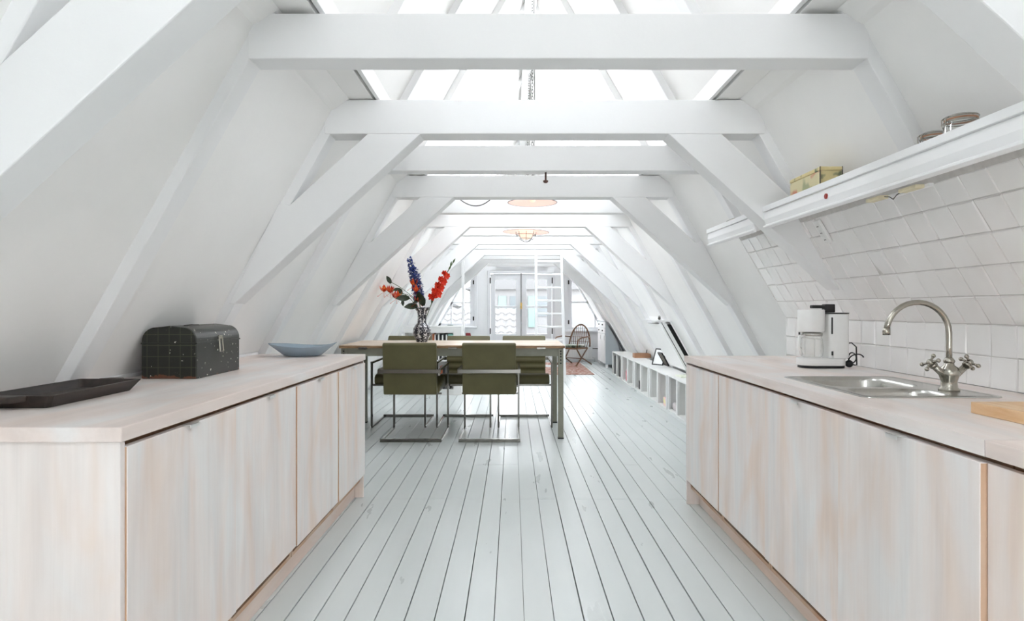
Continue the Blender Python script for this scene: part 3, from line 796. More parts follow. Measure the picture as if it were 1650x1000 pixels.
# glass clip jars
def jar(name, loc, rad, h, label):
    r = thing(name, loc, label, 'jar', 0, 'clip top jars on the shelf')
    B().lathe([(rad * .96, 0), (rad, .006), (rad, h - .035), (rad * .86, h - .024), (rad * .86, h - .016)], (0, 0, 0), 28, cap=False).build('glass_body', 'clear', r, recalc=False)
    ld = B().lathe([(.001, h), (rad * .7, h), (rad * .93, h - .004), (rad * .95, h - .010), (rad * .9, h - .012)], (0, 0, 0), 28, cap=False).build('glass_lid', 'clear', r, recalc=False)
    B().lathe([(rad * .88, h - .017), (rad * .93, h - .017), (rad * .93, h - .012), (rad * .88, h - .012)], (0, 0, 0), 28, cap=False).build('seal', flat('seal_' + name, (196, 150, 120), .6), r, recalc=False)
    w = B()
    for z_ in (h - .022, h - .008):
        w.tube([(rad * .96 * math.cos(2 * PI * k_ / 28), rad * .96 * math.sin(2 * PI * k_ / 28), z_) for k_ in range(28)], .0016, 6, True)
    w.tube([(-rad * .96, -.01, h - .008), (-rad * 1.12, -.01, h - .014), (-rad * 1.15, -.008, h - .03), (-rad * 1.1, 0, h - .05), (-rad * 1.15, .008, h - .03), (-rad * 1.12, .01, h - .014), (-rad * .96, .01, h - .008)], .0016, 6)
    w.tube([(-rad * .96, -.012, h - .022), (-rad * 1.1, 0, h - .028), (-rad * .96, .012, h - .022)], .0016, 6)
    w.build('wire_clip', 'nickel', r)
    return r
jar('clip_jar', (1.362, 1.885, 1.6525), .047, .122, 'larger glass clip top jar on the shelf, nearer the right edge')
jar('clip_jar', (1.370, 2.02, 1.6525), .040, .108, 'smaller glass clip top jar behind the larger one on the shelf')
# printed tin
r = thing('storage_tin', (1.298, 2.62, 1.6525), 'cream tin box with faded red and green print on the shelf', 'tin')
b = B(); b.box(0, .094, 0, .285, 0, .118); b.build('tin_body', 'tin_side', r, .004)
b = B(); b.box(-.0015, .0955, -.0015, .2865, .1185, .135); b.build('tin_lid', 'tin_end', r, .004)
B().box(.004, .090, -.0012, 0, .004, .116).build('end_print', 'tin_end', r)
for x_ in (-.001, .093): B().box(x_, x_ + .002, -.002, .002, 0, .135).build('edge_seam', 'chain', r)
# small rack on the far shelf
r = thing('metal_rack', (1.34, 3.62, 1.6525), 'small dark metal box with a wire frame on the short far shelf', 'rack')
B().box(-.03, .05, 0, .10, 0, .055).build('box_body', 'gap', r, .002)
b = B()
for yy_ in (-.01, .05, .12): b.tube([(-.05, yy_, 0), (-.05, yy_, .06), (.06, yy_, .06), (.06, yy_, 0)], .003, 6)
for zz_ in (.03, .06): b.tube([(-.05, -.01, zz_), (-.05, .12, zz_)], .003, 6)
b.build('wire_frame', 'nickel', r)
# socket strip on the tiles under the shelf
ang = math.atan(TSL)
r = thing('power_socket', (tx(1.565) - .008, 2.93, 1.565), 'white triple socket strip on the tiles under the shelf', 'socket'); r.rotation_euler = (0, -ang, 0)
B().box(-.010, .004, -.028, .028, -.075, .045).build('socket_plate', 'white_plastic', r, .002)
for q in range(3):
    f_ = B().lathe([(.017, 0), (.017, .001), (.015, -.001)], (-.0105, 0, -.055 + q * .036), 16, Matrix.Rotation(-PI / 2, 4, 'Y')).build('outlet', 'white_plastic', r)
    hb = B()
    for d_ in (-.005, .005): hb.lathe([(.0025, 0), (.0025, .0012)], (-.0118, d_, -.055 + q * .036), 8, Matrix.Rotation(-PI / 2, 4, 'Y'))
    hb.build('pin_hole', 'black', f_)
# strip light fitting under the shelf
r = thing('shelf_lamp', (1.285, 1.98, 1.578), 'cream strip light fitting with a loop of flex under the shelf', 'lamp')
for q, (a, c) in enumerate(((0, .09), (.19, .28))): B().box(0, .03, a, c, -.006, .006).build('end_cap', flat('cream_cap_%d' % q, (232, 222, 190), .5), r, .002)
B().tube([(.015, .09, 0), (.015, .12, -.006), (.015, .14, -.018), (.015, .16, -.006), (.015, .19, 0)], .0015, 6).build('flex', 'chain', r)
B().box(.03, .045, -.02, .30, -.004, .006).build('batten', 'trim', r)

# ------------------------------------------------------------------ dining table
TX0, TX1, TYa, TYb, TH = -1.575, .475, 5.63, 6.545, .854
r = thing('dining_table', (0, 0, 0), 'long workbench dining table with worn wood top and grey green steel legs', 'table')
b = B(); 
for q in range(6):
    ya_ = TYa + (TYb - TYa) * q / 6; b.box(TX0, TX1, ya_ + .0007, ya_ + (TYb - TYa) / 6 - .0007, TH - .026, TH)
b.build('table_top', 'table_wood', r, .002)
B().box(TX0, TX1, TYa - .0015, TYa - .0001, TH - .026, TH - .004).build('worn_front_edge', 'worn_edge', r)
b = B()
b.box(TX0 + .03, TX1 - .03, TYa + .03, TYa + .034, TH - .10, TH - .027); b.box(TX0 + .03, TX1 - .03, TYb - .06, TYb - .056, TH - .10, TH - .027)
b.box(TX0 + .03, TX0 + .034, TYa + .03, TYb - .06, TH - .10, TH - .027); b.box(TX1 - .034, TX1 - .03, TYa + .03, TYb - .06, TH - .10, TH - .027)
b.build('apron', 'table_metal', r, .001)
for lx_ in (TX0 + .012, TX1 - .060):
    for ly_ in (TYa + .022, TYb - .095):
        g_ = B(); g_.box(lx_, lx_ + .048, ly_, ly_ + .045, 0.012, TH - .0275); lo = g_.build('leg', 'table_metal', r, .003)
        B().box(lx_ - .002, lx_ + .05, ly_ - .002, ly_ + .047, 0, .012).build('foot', 'black', lo)
        if ly_ < 6:
            h = B()
            for zz_ in (.80, .775, .75, .72, .69): h.lathe([(.007, 0), (.007, .004), (.004, .006)], (lx_ + .024, ly_, zz_), 10, Matrix.Rotation(PI / 2, 4, 'X'))
            h.build('bolt_heads', 'black', lo)
for cxp in (-1.36, -.545, .26):
    B().box(cxp - .04, cxp + .04, TYa - .004, TYa + .02, TH - .034, TH - .018).build('clamp_plate', 'frame_metal', r, .001)

# ------------------------------------------------------------------ cantilever chairs
def chair(loc, rot, label):
    r = thing('dining_chair', loc, label, 'chair', rot, 'olive cantilever chairs round the table')
    W = .266
    fr = B()
    t = .009
    fr.box(-W - t, W + t, -.015, .015, .001, .029)                       # rear bar on the floor
    for s in (-1, 1):
        x = s * W
        fr.box(x - t, x + t, .015, .615, .001, .019)
        fr.box(x - t, x + t, .60, .63, .019, .64)
    fr.build('base_frame', 'frame_metal', r, .002)
    for s in (-1, 1):
        x = s * W
        B().box(x - t - .001, x + t + .001, -.08, .632, .640, .660).build('armrest', 'frame_metal', r, .002)
    B().box(-W - .012, W + .012, -.098, -.08, .620, .655).build('back_rail', 'frame_metal', r, .003)
    B().box(-W + t, W - t, .585, .60, .415, .435).build('seat_rail', 'frame_metal', r, .001)
    B().box(-W + t, W - t, .14, .155, .405, .42).build('seat_rail', 'frame_metal', r, .001)
    # seat: ribbed top
    pr = [(.08, .425), (.585, .425), (.605, .45), (.60, .50), (.575, .525)]
    yy_ = .575
    for q in range(5):
        y2 = yy_ - .095; z0 = .527 - .012 * q
        pr += [((yy_ + y2) / 2, z0 + .006), (y2, z0 - .012)]; yy_ = y2
    B().prism(pr, -.245, .245, 'x').build('seat', 'olive', r, .018, 3)
    # backrest leaning back, ribbed on the sitting side
    pb = [(-.045, .425), (-.078, .65), (-.10, .87), (-.085, .888), (-.055, .885)]
    z_ = .87
    for q in range(6):
        z2 = z_ - .072; yq = lambda z: -.04 - (z - .42) * .045 + .03
        pb += [(yq((z_ + z2) / 2) + .008, (z_ + z2) / 2), (yq(z2) - .004, z2)]; z_ = z2
    pb = [p for p in pb]
    pb[-1] = (.0, .43)
    B().prism(pb, -.236, .236, 'x').build('backrest', 'olive', r, .016, 3)
    return r
c0 = chair((-.905, 5.525, 0), 0, 'olive leather cantilever chair with its back to the camera, left one on the near side')
dup(c0, (-.207, 5.525, 0), 0, 'olive leather cantilever chair with its back to the camera, right one on the near side')
dup(c0, (-1.137, 6.80, 0), PI, 'olive cantilever chair across the table, behind the flower vase')
dup(c0, (-.487, 6.80, 0), PI, 'olive cantilever chair on the far side of the table, the middle of three')
dup(c0, (.125, 6.80, 0), PI, 'olive cantilever chair on the far side of the table, nearest the ladder')

# ------------------------------------------------------------------ vase and flowers
VX, VY, VZ = -.905, 6.20, TH + .0003
prof = [(.054, 0), (.056, .004), (.06, .02), (.082, .06), (.09, .095), (.086, .135), (.066, .17), (.048, .185), (.045, .20), (.044, .27), (.05, .305), (.075, .335), (.088, .345), (.082, .345), (.06, .33), (.04, .30), (.038, .20)]
one(B().lathe(prof, (0, 0, 0), 40, cap=False).lathe([(.001, .0), (.054, 0)], (0, 0, 0), 40, cap=False).build('flower_vase', 'vase', recalc=False), (VX, VY, VZ), 'tall black and white patterned vase on the dining table', 'vase')
def petal(b, c, d, up, L, W, bend=.3, n_=4):
    d = Vector(d).normalized(); up = Vector(up); side = d.cross(up)
    if side.length < 1e-4: side = d.cross(Vector((1, .2, 0)))
    side.normalize(); nn = side.cross(d).normalized(); vs = []; fs = []
    for i in range(n_ + 1):
        t = i / n_; w_ = W * math.sin(PI * (t * .85 + .12)) ; p = Vector(c) + d * L * t + nn * L * bend * t * t
        vs += [p - side * w_ + nn * w_ * .3, p, p + side * w_ + nn * w_ * .3]
    for i in range(n_):
        for j in range(2): fs.append((i * 3 + j, i * 3 + j + 1, (i + 1) * 3 + j + 1, (i + 1) * 3 + j))
    b.add(vs, fs, True)
def bez(p0, p1, p2, n_=10):
    p0, p1, p2 = map(Vector, (p0, p1, p2))
    return [(1 - t) ** 2 * p0 + 2 * t * (1 - t) * p1 + t * t * p2 for t in [i / n_ for i in range(n_ + 1)]]
random.seed(5)
ZT = VZ + .345
def rv(): return Vector((random.gauss(0, 1), random.gauss(0, 1), random.gauss(0, 1))).normalized()
# delphinium
r = thing('delphinium_stem', (VX, VY, VZ), 'tall blue delphinium spike in the patterned vase', 'flower')
sp = bez((.01, 0, .1), (-.02, 0, .5), (-.125, 0, .83), 24)
B().tube(sp, .004, 6).build('stem', 'stem', r)
b = B()
for i in range(330):
    t = .40 + .60 * (i / 330); k_ = t * 24; a_ = int(min(k_, 23)); p = sp[a_].lerp(sp[a_ + 1], k_ - a_)
    rad = .050 * (1 - max(0, (t - .72)) * 2.6) + .004; an = i * 2.4
    if t > .86 and i % 3: continue
    q = p + Vector((math.cos(an) * rad * random.uniform(.4, 1), math.sin(an) * rad * random.uniform(.4, 1), random.uniform(-.01, .01)))
    for j in range(3): petal(b, q, rv() + Vector((math.cos(an), math.sin(an), .1)), (0, 0, 1), .022 * (1.1 - .4 * t) + .004, .011)
b.build('blossom_spike', 'blue_petal', r, recalc=False)
for i in range(6):
    b = B(); p = sp[9 + i * 2]; petal(b, p, (-.6 + .25 * (i % 3), -.4, .9), (0, 0, 1), .07, .009, .1); b.build('leaf', 'leaf', r, recalc=False)
# gladiolus
r = thing('gladiolus_stem', (VX, VY, VZ), 'orange red gladiolus leaning right in the patterned vase', 'flower')
sp = bez((.0, 0, .12), (.10, 0, .45), (.305, 0, .785), 20)
B().tube(sp, .004, 6).build('stem', 'stem', r)
for i in range(9):
    t = .50 + i * .044; k_ = t * 20; p = sp[int(k_)].lerp(sp[min(20, int(k_) + 1)], k_ - int(k_)); b = B()
    sz = .074 - .003 * i; s_ = 1 if i % 2 else -1
    c = p + Vector((s_ * .018, -.02, 0)); face = Vector((s_ * .5, -.8, .15))
    for j in range(6):
        a = j * PI / 3 + i; d_ = Vector((math.cos(a), -.45 + .2 * s_, math.sin(a))); petal(b, c, d_, face, sz * .8, sz * .34, .25)
    petal(b, p, face, (0, 0, 1), .03, .008, 0)
    b.build('blossom', 'red_petal', r, recalc=False)
for i in range(4):
    b = B(); p = sp[17 + min(i, 3)] if i else sp[8]; petal(b, p, (.5 if i % 2 else .15, -.1, .9), (0, 1, .3), .055 if i else .08, .009 if i else .013, .1); b.build('bud' if i else 'leaf', 'stem', r, recalc=False)
# flame lilies
r = thing('flame_lily_stem', (VX, VY, VZ), 'orange flame lilies with dark leaves drooping left from the vase', 'flower')
br = [bez((0, 0, .2), (-.08, -.02, .52), (-.33, -.03, .52)), bez((0, 0, .2), (-.06, -.03, .55), (-.25, -.04, .46)), bez((0, .01, .2), (-.04, 0, .5), (-.07, -.02, .56)), bez((-.06, -.01, .42), (-.2, 0, .55), (-.32, 0, .60), 8)]
b = B()
for q in br: b.tube(q, .0028, 6)
b.build('stem', 'stem', r)
fl_pos = [((-.375, -.03, .50), 1), ((-.31, -.03, .49), 1), ((-.245, -.05, .43), 1.2), ((-.075, -.04, .56), 1.0), ((-.05, -.05, .50), 1.0), ((-.03, -.06, .40), .9)]
for c, k_ in fl_pos:
    b = B()
    for j in range(6):
        a = j * PI / 3 + c[0] * 9; petal(b, c, (math.cos(a) * .8, math.sin(a) * .5, .55), (math.cos(a), 0, -1), .075 * k_, .021 * k_, -.35, 5)
    for j in range(5):
        a = j * 1.25; e_ = Vector(c) + Vector((math.cos(a) * .055 - .015, math.sin(a) * .02, -.045)); b.tube([c, e_], .0008, 4); b.ball(e_, .0028, 6, 4)
    b.build('blossom', 'flame_petal', r, recalc=False)
for c, d_, L_2 in (((-.31, 0, .585), (-.35, -.1, .6), .075), ((-.24, 0, .535), (.4, -.3, -.5), .08), ((-.22, -.02, .53), (-.7, -.1, -.2), .06), ((-.12, -.03, .44), (-.8, -.3, -.1), .12), ((-.08, -.03, .40), (.3, -.5, -.1), .11), ((-.04, -.04, .36), (-.9, -.4, -.15), .12), ((-.02, -.05, .40), (.1, -.4, .5), .12), ((-.19, -.03, .42), (.1, 0, -.9), .055), ((.02, -.04, .36), (-.2, -.3, .9), .12)):
    b = B(); petal(b, c, d_, (0, -1, .4), L_2 * 1.15, L_2 * .3, .12, 5); b.build('leaf', 'leaf', r, recalc=False)

# ------------------------------------------------------------------ pendant lamps
def chain(b, x, y, z0, z1):
    z = z0; i = 0; L = .034
    while z < z1:
        a = PI / 2 * (i % 2); pts = []
        for k_ in range(10):
            t = 2 * PI * k_ / 10; u = .0085 * math.cos(t); w_ = L / 2 * math.sin(t) * 1.15
            pts.append((x + u * math.cos(a), y + u * math.sin(a), z + w_ + L / 2))
        b.tube(pts, .0022, 5, True); z += L * .82; i += 1
def lampshade(r, R):
    b = B(); pr_ = [(.035, .115), (.05, .11), (.07, .06), (R * .8, .022), (R, 0)]
    b.lathe(pr_, (0, 0, 0), 48, cap=False); b.build('lamp_shade', 'white_plastic', r, recalc=False)
    b = B(); b.lathe([(a - .003, z - .003) for a, z in pr_[:-1]] + [(R - .003, -.001)], (0, 0, 0), 48, cap=False); b.build('shade_lining', 'shade_in', r, recalc=False)
    b = B(); b.tube([(R * math.cos(2 * PI * k_ / 48), R * math.sin(2 * PI * k_ / 48), 0) for k_ in range(48)], .0028, 6, True); b.build('shade_rim', 'chain', r)
def pendant(loc, R, ztop, label):
    r = thing('pendant_lamp', loc, label, 'pendant lamp', 0, 'pendant lamps hanging along the ridge')
    lampshade(r, R)
    B().lathe([(.03, 0), (.04, .05), (.03, .09), (.012, .10)], (0, 0, .10), 20).build('lamp_cap', 'frame_metal', r)
    b = B(); chain(b, 0, 0, .20, ztop - loc[2] - .05); b.build('chain', 'chain', r)
    B().tube([(.012, .0, .2), (.02, .01, .9), (.014, .0, ztop - loc[2] - .02)], .003, 6).build('flex', 'gap', r)
    return r
p1 = pendant((.168, 5.27, 2.087), .208, RIDGE - .19, 'round pendant lamp with warm lit shade, nearer one over the table')
B().ball((0, 0, .03), .03, 14, 10).build('bulb', 'bulb', p1)
p2 = pendant((.152, 7.02, 2.052), .262, RIDGE - .19, 'wide pendant lamp with a wire cage round its glass, further one')
p2.rotation_euler = (0, .02, 0)
B().lathe([(.075, .03), (.085, -.0), (.08, -.045), (.05, -.075), (.001, -.085)], (0, 0, 0), 24, cap=False).build('glass_globe', 'bulb', p2, recalc=False)
b = B()
for q in range(4):
    a = q * PI / 4; pts = [(.115 * math.sin(t) * math.cos(a), .115 * math.sin(t) * math.sin(a), -.11 * math.cos(t)) for t in [(-.5 + i / 16) * PI for i in range(17)]]
    b.tube(pts, .0026, 5)
for z_, r_ in ((-.03, .111), (-.075, .084)): b.tube([(r_ * math.cos(2 * PI * k_ / 24), r_ * math.sin(2 * PI * k_ / 24), z_) for k_ in range(24)], .0024, 5, True)
b.build('wire_cage', 'chain', p2)
# loop of flex hanging under the truss, small hook
one(B().tube(bez((-.42, 0, 0), (-.27, 0, -.13), (-.14, 0, .01), 14), .004, 6).build('hanging_flex', 'chain'), (-.02, 5.05, 2.085), 'loop of dark flex sagging beside the nearer pendant lamp', 'cable')
one(B().lathe([(.006, .05), (.006, .0), (.016, -.002), (.016, -.012), (.008, -.018)], (0, 0, 0), 12).build('ceiling_hook', flat('rusty', (104, 74, 64), .7)), (.212, 3.98, 2.01), 'rusty brown bolt under the collar beam above the table', 'hook')

# ------------------------------------------------------------------ ladder
r = thing('loft_ladder', (0, 0, 0), 'tall white loft ladder leaning on the truss before the end wall', 'ladder')
LYt, LYb = 10.08, 10.04
for xt, xb in ((.378, .384), (.788, .845)):
    b = B(); b.prism([(xb - .022, 0), (xb + .022, 0), (xt + .02, 2.055), (xt - .02, 2.055)], LYb - .02, LYb + .02); b.build('side_rail', 'trim', r, .003)
z_ = .26; 
while z_ < 2.0:
    t = z_ / 2.055; xa = .384 + (.378 - .384) * t; xb = .845 + (.788 - .845) * t
    B().box(xa + .018, xb - .018, LYb - .016, LYb + .016, z_ - .015, z_ + .015).build('rung', 'trim', r, .004); z_ += .2115

# ------------------------------------------------------------------ crates along the right wall
CXF = 1.81
def crate_parts(r, L):
    t = .012; H = .405; D = .29
    b = B(); b.box(0, D, 0, L, H - t, H); b.build('top_board', 'crate', r, .001)
    b = B(); b.box(0, D, 0, L, 0, t); b.build('bottom_board', 'crate', r, .001)
    for y_ in (0, L - t): B().box(0, D, y_, y_ + t, t, H - t).build('side_board', 'crate', r, .001)
    b = B()
    for q in range(3): b.box(D - .009, D, t, L - t, t + q * .128, t + q * .128 + .118)
    b.build('back_slats', 'crate', r)
    for y_ in (t, L - t - .03): B().box(.002, .03, y_, y_ + .03, t, H - t).build('corner_post', 'crate', r, .001)
cl = [6.05, 6.46, 6.88, 7.30, 7.8, 8.3, 8.82, 9.32, 9.84, 10.36, 10.86, 11.36]
names = ['mostly hidden behind the right counter', 'first in view past the counter end', 'holding a pale cushion, second in view past the counter', 'with the pink and yellow packet, third past the counter', 'fourth in view past the counter', 'fifth past the counter, under the leaning picture',
         'sixth past the counter, with a dark pot inside', 'seventh past the counter', 'under the brown box', 'with a pink jar inside', 'next to last before the grey cabinet', 'last of the row, by the grey cabinet']
for i in range(11):
    L = cl[i + 1] - cl[i] - .008
    r = thing('wooden_crate', (CXF + (.0 if i % 2 else .012), cl[i] + .004, 0), 'white wooden crate on its side, ' + names[i if i < 10 else 11], 'crate', 0, 'white crates in a row along the right wall')
    crate_parts(r, L)
def small(name, b, mat, loc, label, cat, bevel=0, group=None, rot=(0, 0, 0)):
    return one(b.build(name, mat, None, bevel), loc, label, cat, rot, group)
small('packet', B().box(0, .12, 0, .16, 0, .10), blotch('packet_print', (228, 130, 150), (232, 196, 190), (226, 226, 150), 12), (CXF + .03, 7.42, .0125), 'pink and yellow packet lying in a white crate', 'packet', .004)
small('folded_cushion', B().box(0, .2, 0, .24, 0, .09), flat('cushion_cloth', (204, 196, 196), .9), (CXF + .04, 6.97, .0125), 'pale grey cushion stuffed in the bottom of a crate', 'cushion', .03)
small('storage_jar', B().lathe([(.05, 0), (.06, .02), (.06, .15), (.045, .18), (.04, .2)], (0, 0, 0), 20), flat('pink_glaze', (214, 140, 148), .4), (CXF + .09, 10.1, .0125), 'pink jar standing in a white crate', 'jar')
small('cooking_pot', B().lathe([(.07, 0), (.08, .01), (.08, .12), (.078, .12)], (0, 0, 0), 20), 'black', (CXF + .11, 9.07, .0125), 'dark pot inside a crate midway along the row', 'pot')
small('storage_box', B().box(0, .2, 0, .06, 0, .33), flat('dark_file', (84, 84, 84), .6), (CXF + .03, 11.2, .0125), 'dark grey box file in the last crate', 'box', .002)
small('tall_box', B().box(0, .2, 0, .05, 0, .30), flat('dark_file_2', (92, 90, 88), .6), (CXF + .03, 10.7, .0125), 'slim dark box in the crate next to the last', 'box', .002)
# things on the crates
r = thing('wooden_box', (1.93, 9.82, .4055), 'shallow brown wooden box on top of the crates', 'box')
b = B(); b.box(0, .26, 0, .16, 0, .01); b.box(0, .26, 0, .01, .01, .07); b.box(0, .26, .15, .16, .01, .07); b.box(0, .01, .01, .15, .01, .07); b.box(.25, .26, .01, .15, .01, .07); b.build('tray_box', flat('tan_wood', (186, 140, 108), .6), r, .001)
B().tube([(.2, .08, .07), (.21, .08, .11), (.22, .08, .14)], .006, 6).build('handle', 'chain', r)
def picture(loc, rot, w_, h_, label, face):
    r = thing('picture_frame', loc, label, 'picture'); r.rotation_euler = rot
    b = B(); t = .014
    b.box(-w_ / 2, w_ / 2, 0, .018, 0, t); b.box(-w_ / 2, w_ / 2, 0, .018, h_ - t, h_); b.box(-w_ / 2, -w_ / 2 + t, 0, .018, t, h_ - t); b.box(w_ / 2 - t, w_ / 2, 0, .018, t, h_ - t)
    b.build('frame', 'black', r, .001); B().box(-w_ / 2 + t, w_ / 2 - t, .006, .014, t, h_ - t).build('print', face, r)
picture((2.00, 8.60, .407), (math.radians(-22), 0, math.radians(-52)), .19, .24, 'small white print in a thin black frame leaning on the crates', 'white_plastic')
picture((2.05, 8.27, .425), (math.radians(30), 0, math.radians(-84)), .16, .20, 'dark picture leaning behind the small white print', flat('dark_print', (92, 84, 70), .5))
one(B().box(0, .18, 0, .25, 0, .012).build('magazine', blotch('mag', (206, 214, 160), (232, 236, 220), (160, 180, 120), 14), None, .001), (1.9, 7.0, .4055), 'pale green magazine on the crates near the counter', 'magazine')

# roof hatch window on the right slope, above the crates
r = thing('window_4', (0, 0, 0), 'small hinged roof hatch in the right slope above the crates', None, kind='structure')
def onslope(b, y0, y1, z0, z1, o0, o1):
    P = lambda y, z, o: (CX + hw(z) - o, y, z)
    b.add([P(y0, z0, o0), P(y1, z0, o0), P(y1, z1, o0), P(y0, z1, o0), P(y0, z0, o1), P(y1, z0, o1), P(y1, z1, o1), P(y0, z1, o1)], [(0, 3, 2, 1), (4, 5, 6, 7), (0, 1, 5, 4), (1, 2, 6, 5), (2, 3, 7, 6), (3, 0, 4, 7)]); return b
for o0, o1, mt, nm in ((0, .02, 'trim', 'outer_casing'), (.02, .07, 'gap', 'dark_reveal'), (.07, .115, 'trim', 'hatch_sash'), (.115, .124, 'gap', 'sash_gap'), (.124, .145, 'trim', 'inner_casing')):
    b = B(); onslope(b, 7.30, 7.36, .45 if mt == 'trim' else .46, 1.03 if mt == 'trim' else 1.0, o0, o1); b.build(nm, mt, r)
b = B(); onslope(b, 7.36, 8.15, .45, 1.0, 0, .13); b.build('hatch_box', 'wall', r)
b = B(); onslope(b, 7.30, 8.2, 1.031, 1.05, 0, .16); b.build('hatch_ledge', 'trim', r, .002)
b = B(); onslope(b, 7.5, 8.1, 1.06, 1.085, .03, .06); b.build('ledge_bar', 'trim', r, .002)
b = B(); b.tube([(CX + hw(1.06) - .13, 7.28, 1.07), (CX + hw(1.06) - .10, 7.40, 1.09)], .016, 8); b.build('hatch_catch', 'frame_metal', r)

# ------------------------------------------------------------------ far corner: grey cabinet, radiator, rattan chair, rug
r = thing('enamel_cabinet', (1.84, 12.4, 0), 'white fronted cabinet with blue grey side in the far right corner', 'cabinet')
P_ = lambda z: CX + hw(z) - .065 - 1.84
b = B(); b.prism([(.02, .07), (min(.42, P_(.07)), .07), (P_(.62), .62), (P_(.93), .93), (.02, .93)], 0, 1.02); b.build('cabinet_body', 'fridge_grey', r, .003)
B().box(-.012, P_(.975), -.015, 1.03, .932, .962).build('cabinet_top', 'trim', r, .003)
for q in range(2):
    y_ = .02 + q * .5
    for w2 in range(2):
        dr = B().box(0, .02, y_, y_ + .48, .92 - .12 * (w2 + 1), .915 - .12 * w2).build('drawer', 'trim', r, .003)
        B().ball((-.012, y_ + .24, .86 - .12 * w2), .014, 8, 6).build('knob', 'chain', dr)
    dr = B().box(0, .02, y_, y_ + .48, .09, .67).build('door', 'trim', r, .003)
    B().box(-.012, 0, y_ + .03, y_ + .045, .55, .64).build('handle', 'alu', dr)
for y_ in (.01, .95):
    for x_ in (.02, .3): B().box(x_, x_ + .05, y_, y_ + .05, 0, .07).build('foot', 'trim', r)
small('paper_bag', B().prism([(0, 0), (.16, 0), (.13, .12), (.09, .16), (.02, .13)], 0, .2), 'white_plastic', (1.86, 12.8, .9625), 'crumpled white bag on top of the far cabinet', 'bag', .01)
r = thing('radiator', (.98, 13.78, 0), 'white panel radiator under the right end window', 'radiator')
b = B(); b.box(0, .78, 0, .06, .06, .38)
b.build('radiator_panel', 'radiator', r, .006)
b = B()
for q in range(14): b.box(.03 + q * .053, .05 + q * .053, -.006, .0, .09, .35)
b.build('fins', 'radiator', r, .002)
B().tube([(.80, .03, .10), (.84, .03, .10), (.84, .03, .0)], .01, 6).build('valve_pipe', 'radiator', r)
B().tube([(.80, .03, .30), (1.0, .03, .30)], .01, 6).build('feed_pipe', 'frame_metal', r)

one(B().box(-1.1, 0, 0, 2.5, 0, .009).build('patterned_rug', 'rug', None, .002), (1.468, 11.12, .0003), 'faded red patterned rug by the far windows', 'rug')

r = thing('rattan_chair', (1.27, 12.95, .0095), 'round backed rattan armchair with a patterned cushion on the rug', 'chair', math.radians(140))
# local: faces -X rotated; build facing +Y... seat centre at origin
b = B()
hoop = [(.26 * math.cos(t) * 1.0, -.22 - .06 * math.sin(t), .38 + .46 * math.sin(t)) for t in [PI * i / 20 for i in range(21)]]
b.tube(hoop, .016, 8); b.build('back_hoop', 'rattan', r)
b = B()
for q in range(-4, 5):
    x_ = q * .052; zt_ = .38 + .46 * math.sqrt(max(0, 1 - (x_ / .26) ** 2)); b.tube([(x_ * .9, -.2, .36), (x_, -.24, (.36 + zt_) / 2), (x_, -.27, zt_)], .006, 5)
for zz_ in (.48, .58, .68): 
    ww = .26 * math.sqrt(max(0, 1 - ((zz_ - .38) / .46) ** 2)); b.tube([(-ww, -.25, zz_), (0, -.262, zz_), (ww, -.25, zz_)], .005, 5)
b.build('back_weave', 'rattan', r)
for s in (-1, 1):
    B().tube([(s * .25, -.24, .58), (s * .31, -.05, .60), (s * .31, .18, .58), (s * .29, .27, .53), (s * .25, .24, .36)], .014, 8).build('armrest', 'rattan', r)
    B().tube([(s * .24, .24, .36), (s * .22, .05, .18), (s * .25, -.30, .013)], .014, 8).build('leg', 'rattan', r)
    B().tube([(s * .22, -.2, .36), (s * .2, .0, .16), (s * .24, .26, .013)], .014, 8).build('leg', 'rattan', r)
B().tube([(-.21, .03, .15), (.21, .03, .15)], .01, 6).build('stretcher', 'rattan', r)
b = B(); slabr(b, -.25, .25, -.22, .26, .1, .345, .375); b.build('seat', 'rattan', r, .004)
b = B(); slabr(b, -.20, .20, -.18, .22, .08, .378, .43); b.build('cushion', blotch('cushion_print', (54, 64, 50), (120, 128, 110), (232, 230, 224), 9), r, .015)

# ------------------------------------------------------------------ bookcase beyond the table, left
BX0, BX1, BY, BH = -1.50, -.705, 8.52, .945
r = thing('bookcase', (BX0, BY, 0), 'low white bookcase behind the dining table', 'bookcase')
Wb = BX1 - BX0
B().box(0, Wb, 0, .30, BH - .03, BH).build('top_board', 'crate', r, .002)
for x_ in (0, Wb - .11): B().box(x_, x_ + (.02 if x_ == 0 else .11), 0, .30, 0, BH - .03).build('side_board', 'crate', r, .002)
for i, z_ in enumerate((.06, .46)): B().box(.02, Wb - .11, 0, .30, z_, z_ + .02).build('shelf_board', 'crate', r, .002)
B().box(.02, Wb - .11, .01, .03, 0, .06).build('toe_board', 'crate', r)
B().box(.02, Wb - .11, .288, .30, .06, BH - .03).build('back_board', 'crate', r)
B().box(.02, Wb - .11, 0.002, .02, BH - .09, BH - .031).build('top_rail', 'crate', r)
books = [((168, 98, 62), 'brown'), ((238, 238, 236), 'white'), ((30, 30, 32), 'black'), ((236, 236, 232), 'white'), ((34, 34, 36), 'black'), ((238, 236, 232), 'white'), ((34, 34, 34), 'black'), ((232, 234, 232), 'white'), ((40, 66, 68), 'dark teal'), ((140, 190, 182), 'teal')]
x_ = -1.105; wd = [.03, .015, .032, .02, .034, .02, .034, .02, .012, .064]
pos = ['leftmost of the visible row', 'between the brown book and the first black one', 'right of the brown book', 'between the first two black ones', 'middle of the three black ones', 'left of the last black one',
       'last black one before the teal book', 'between the last black one and the teal ones', 'thin, beside the wide teal book', 'at the right end of the row']
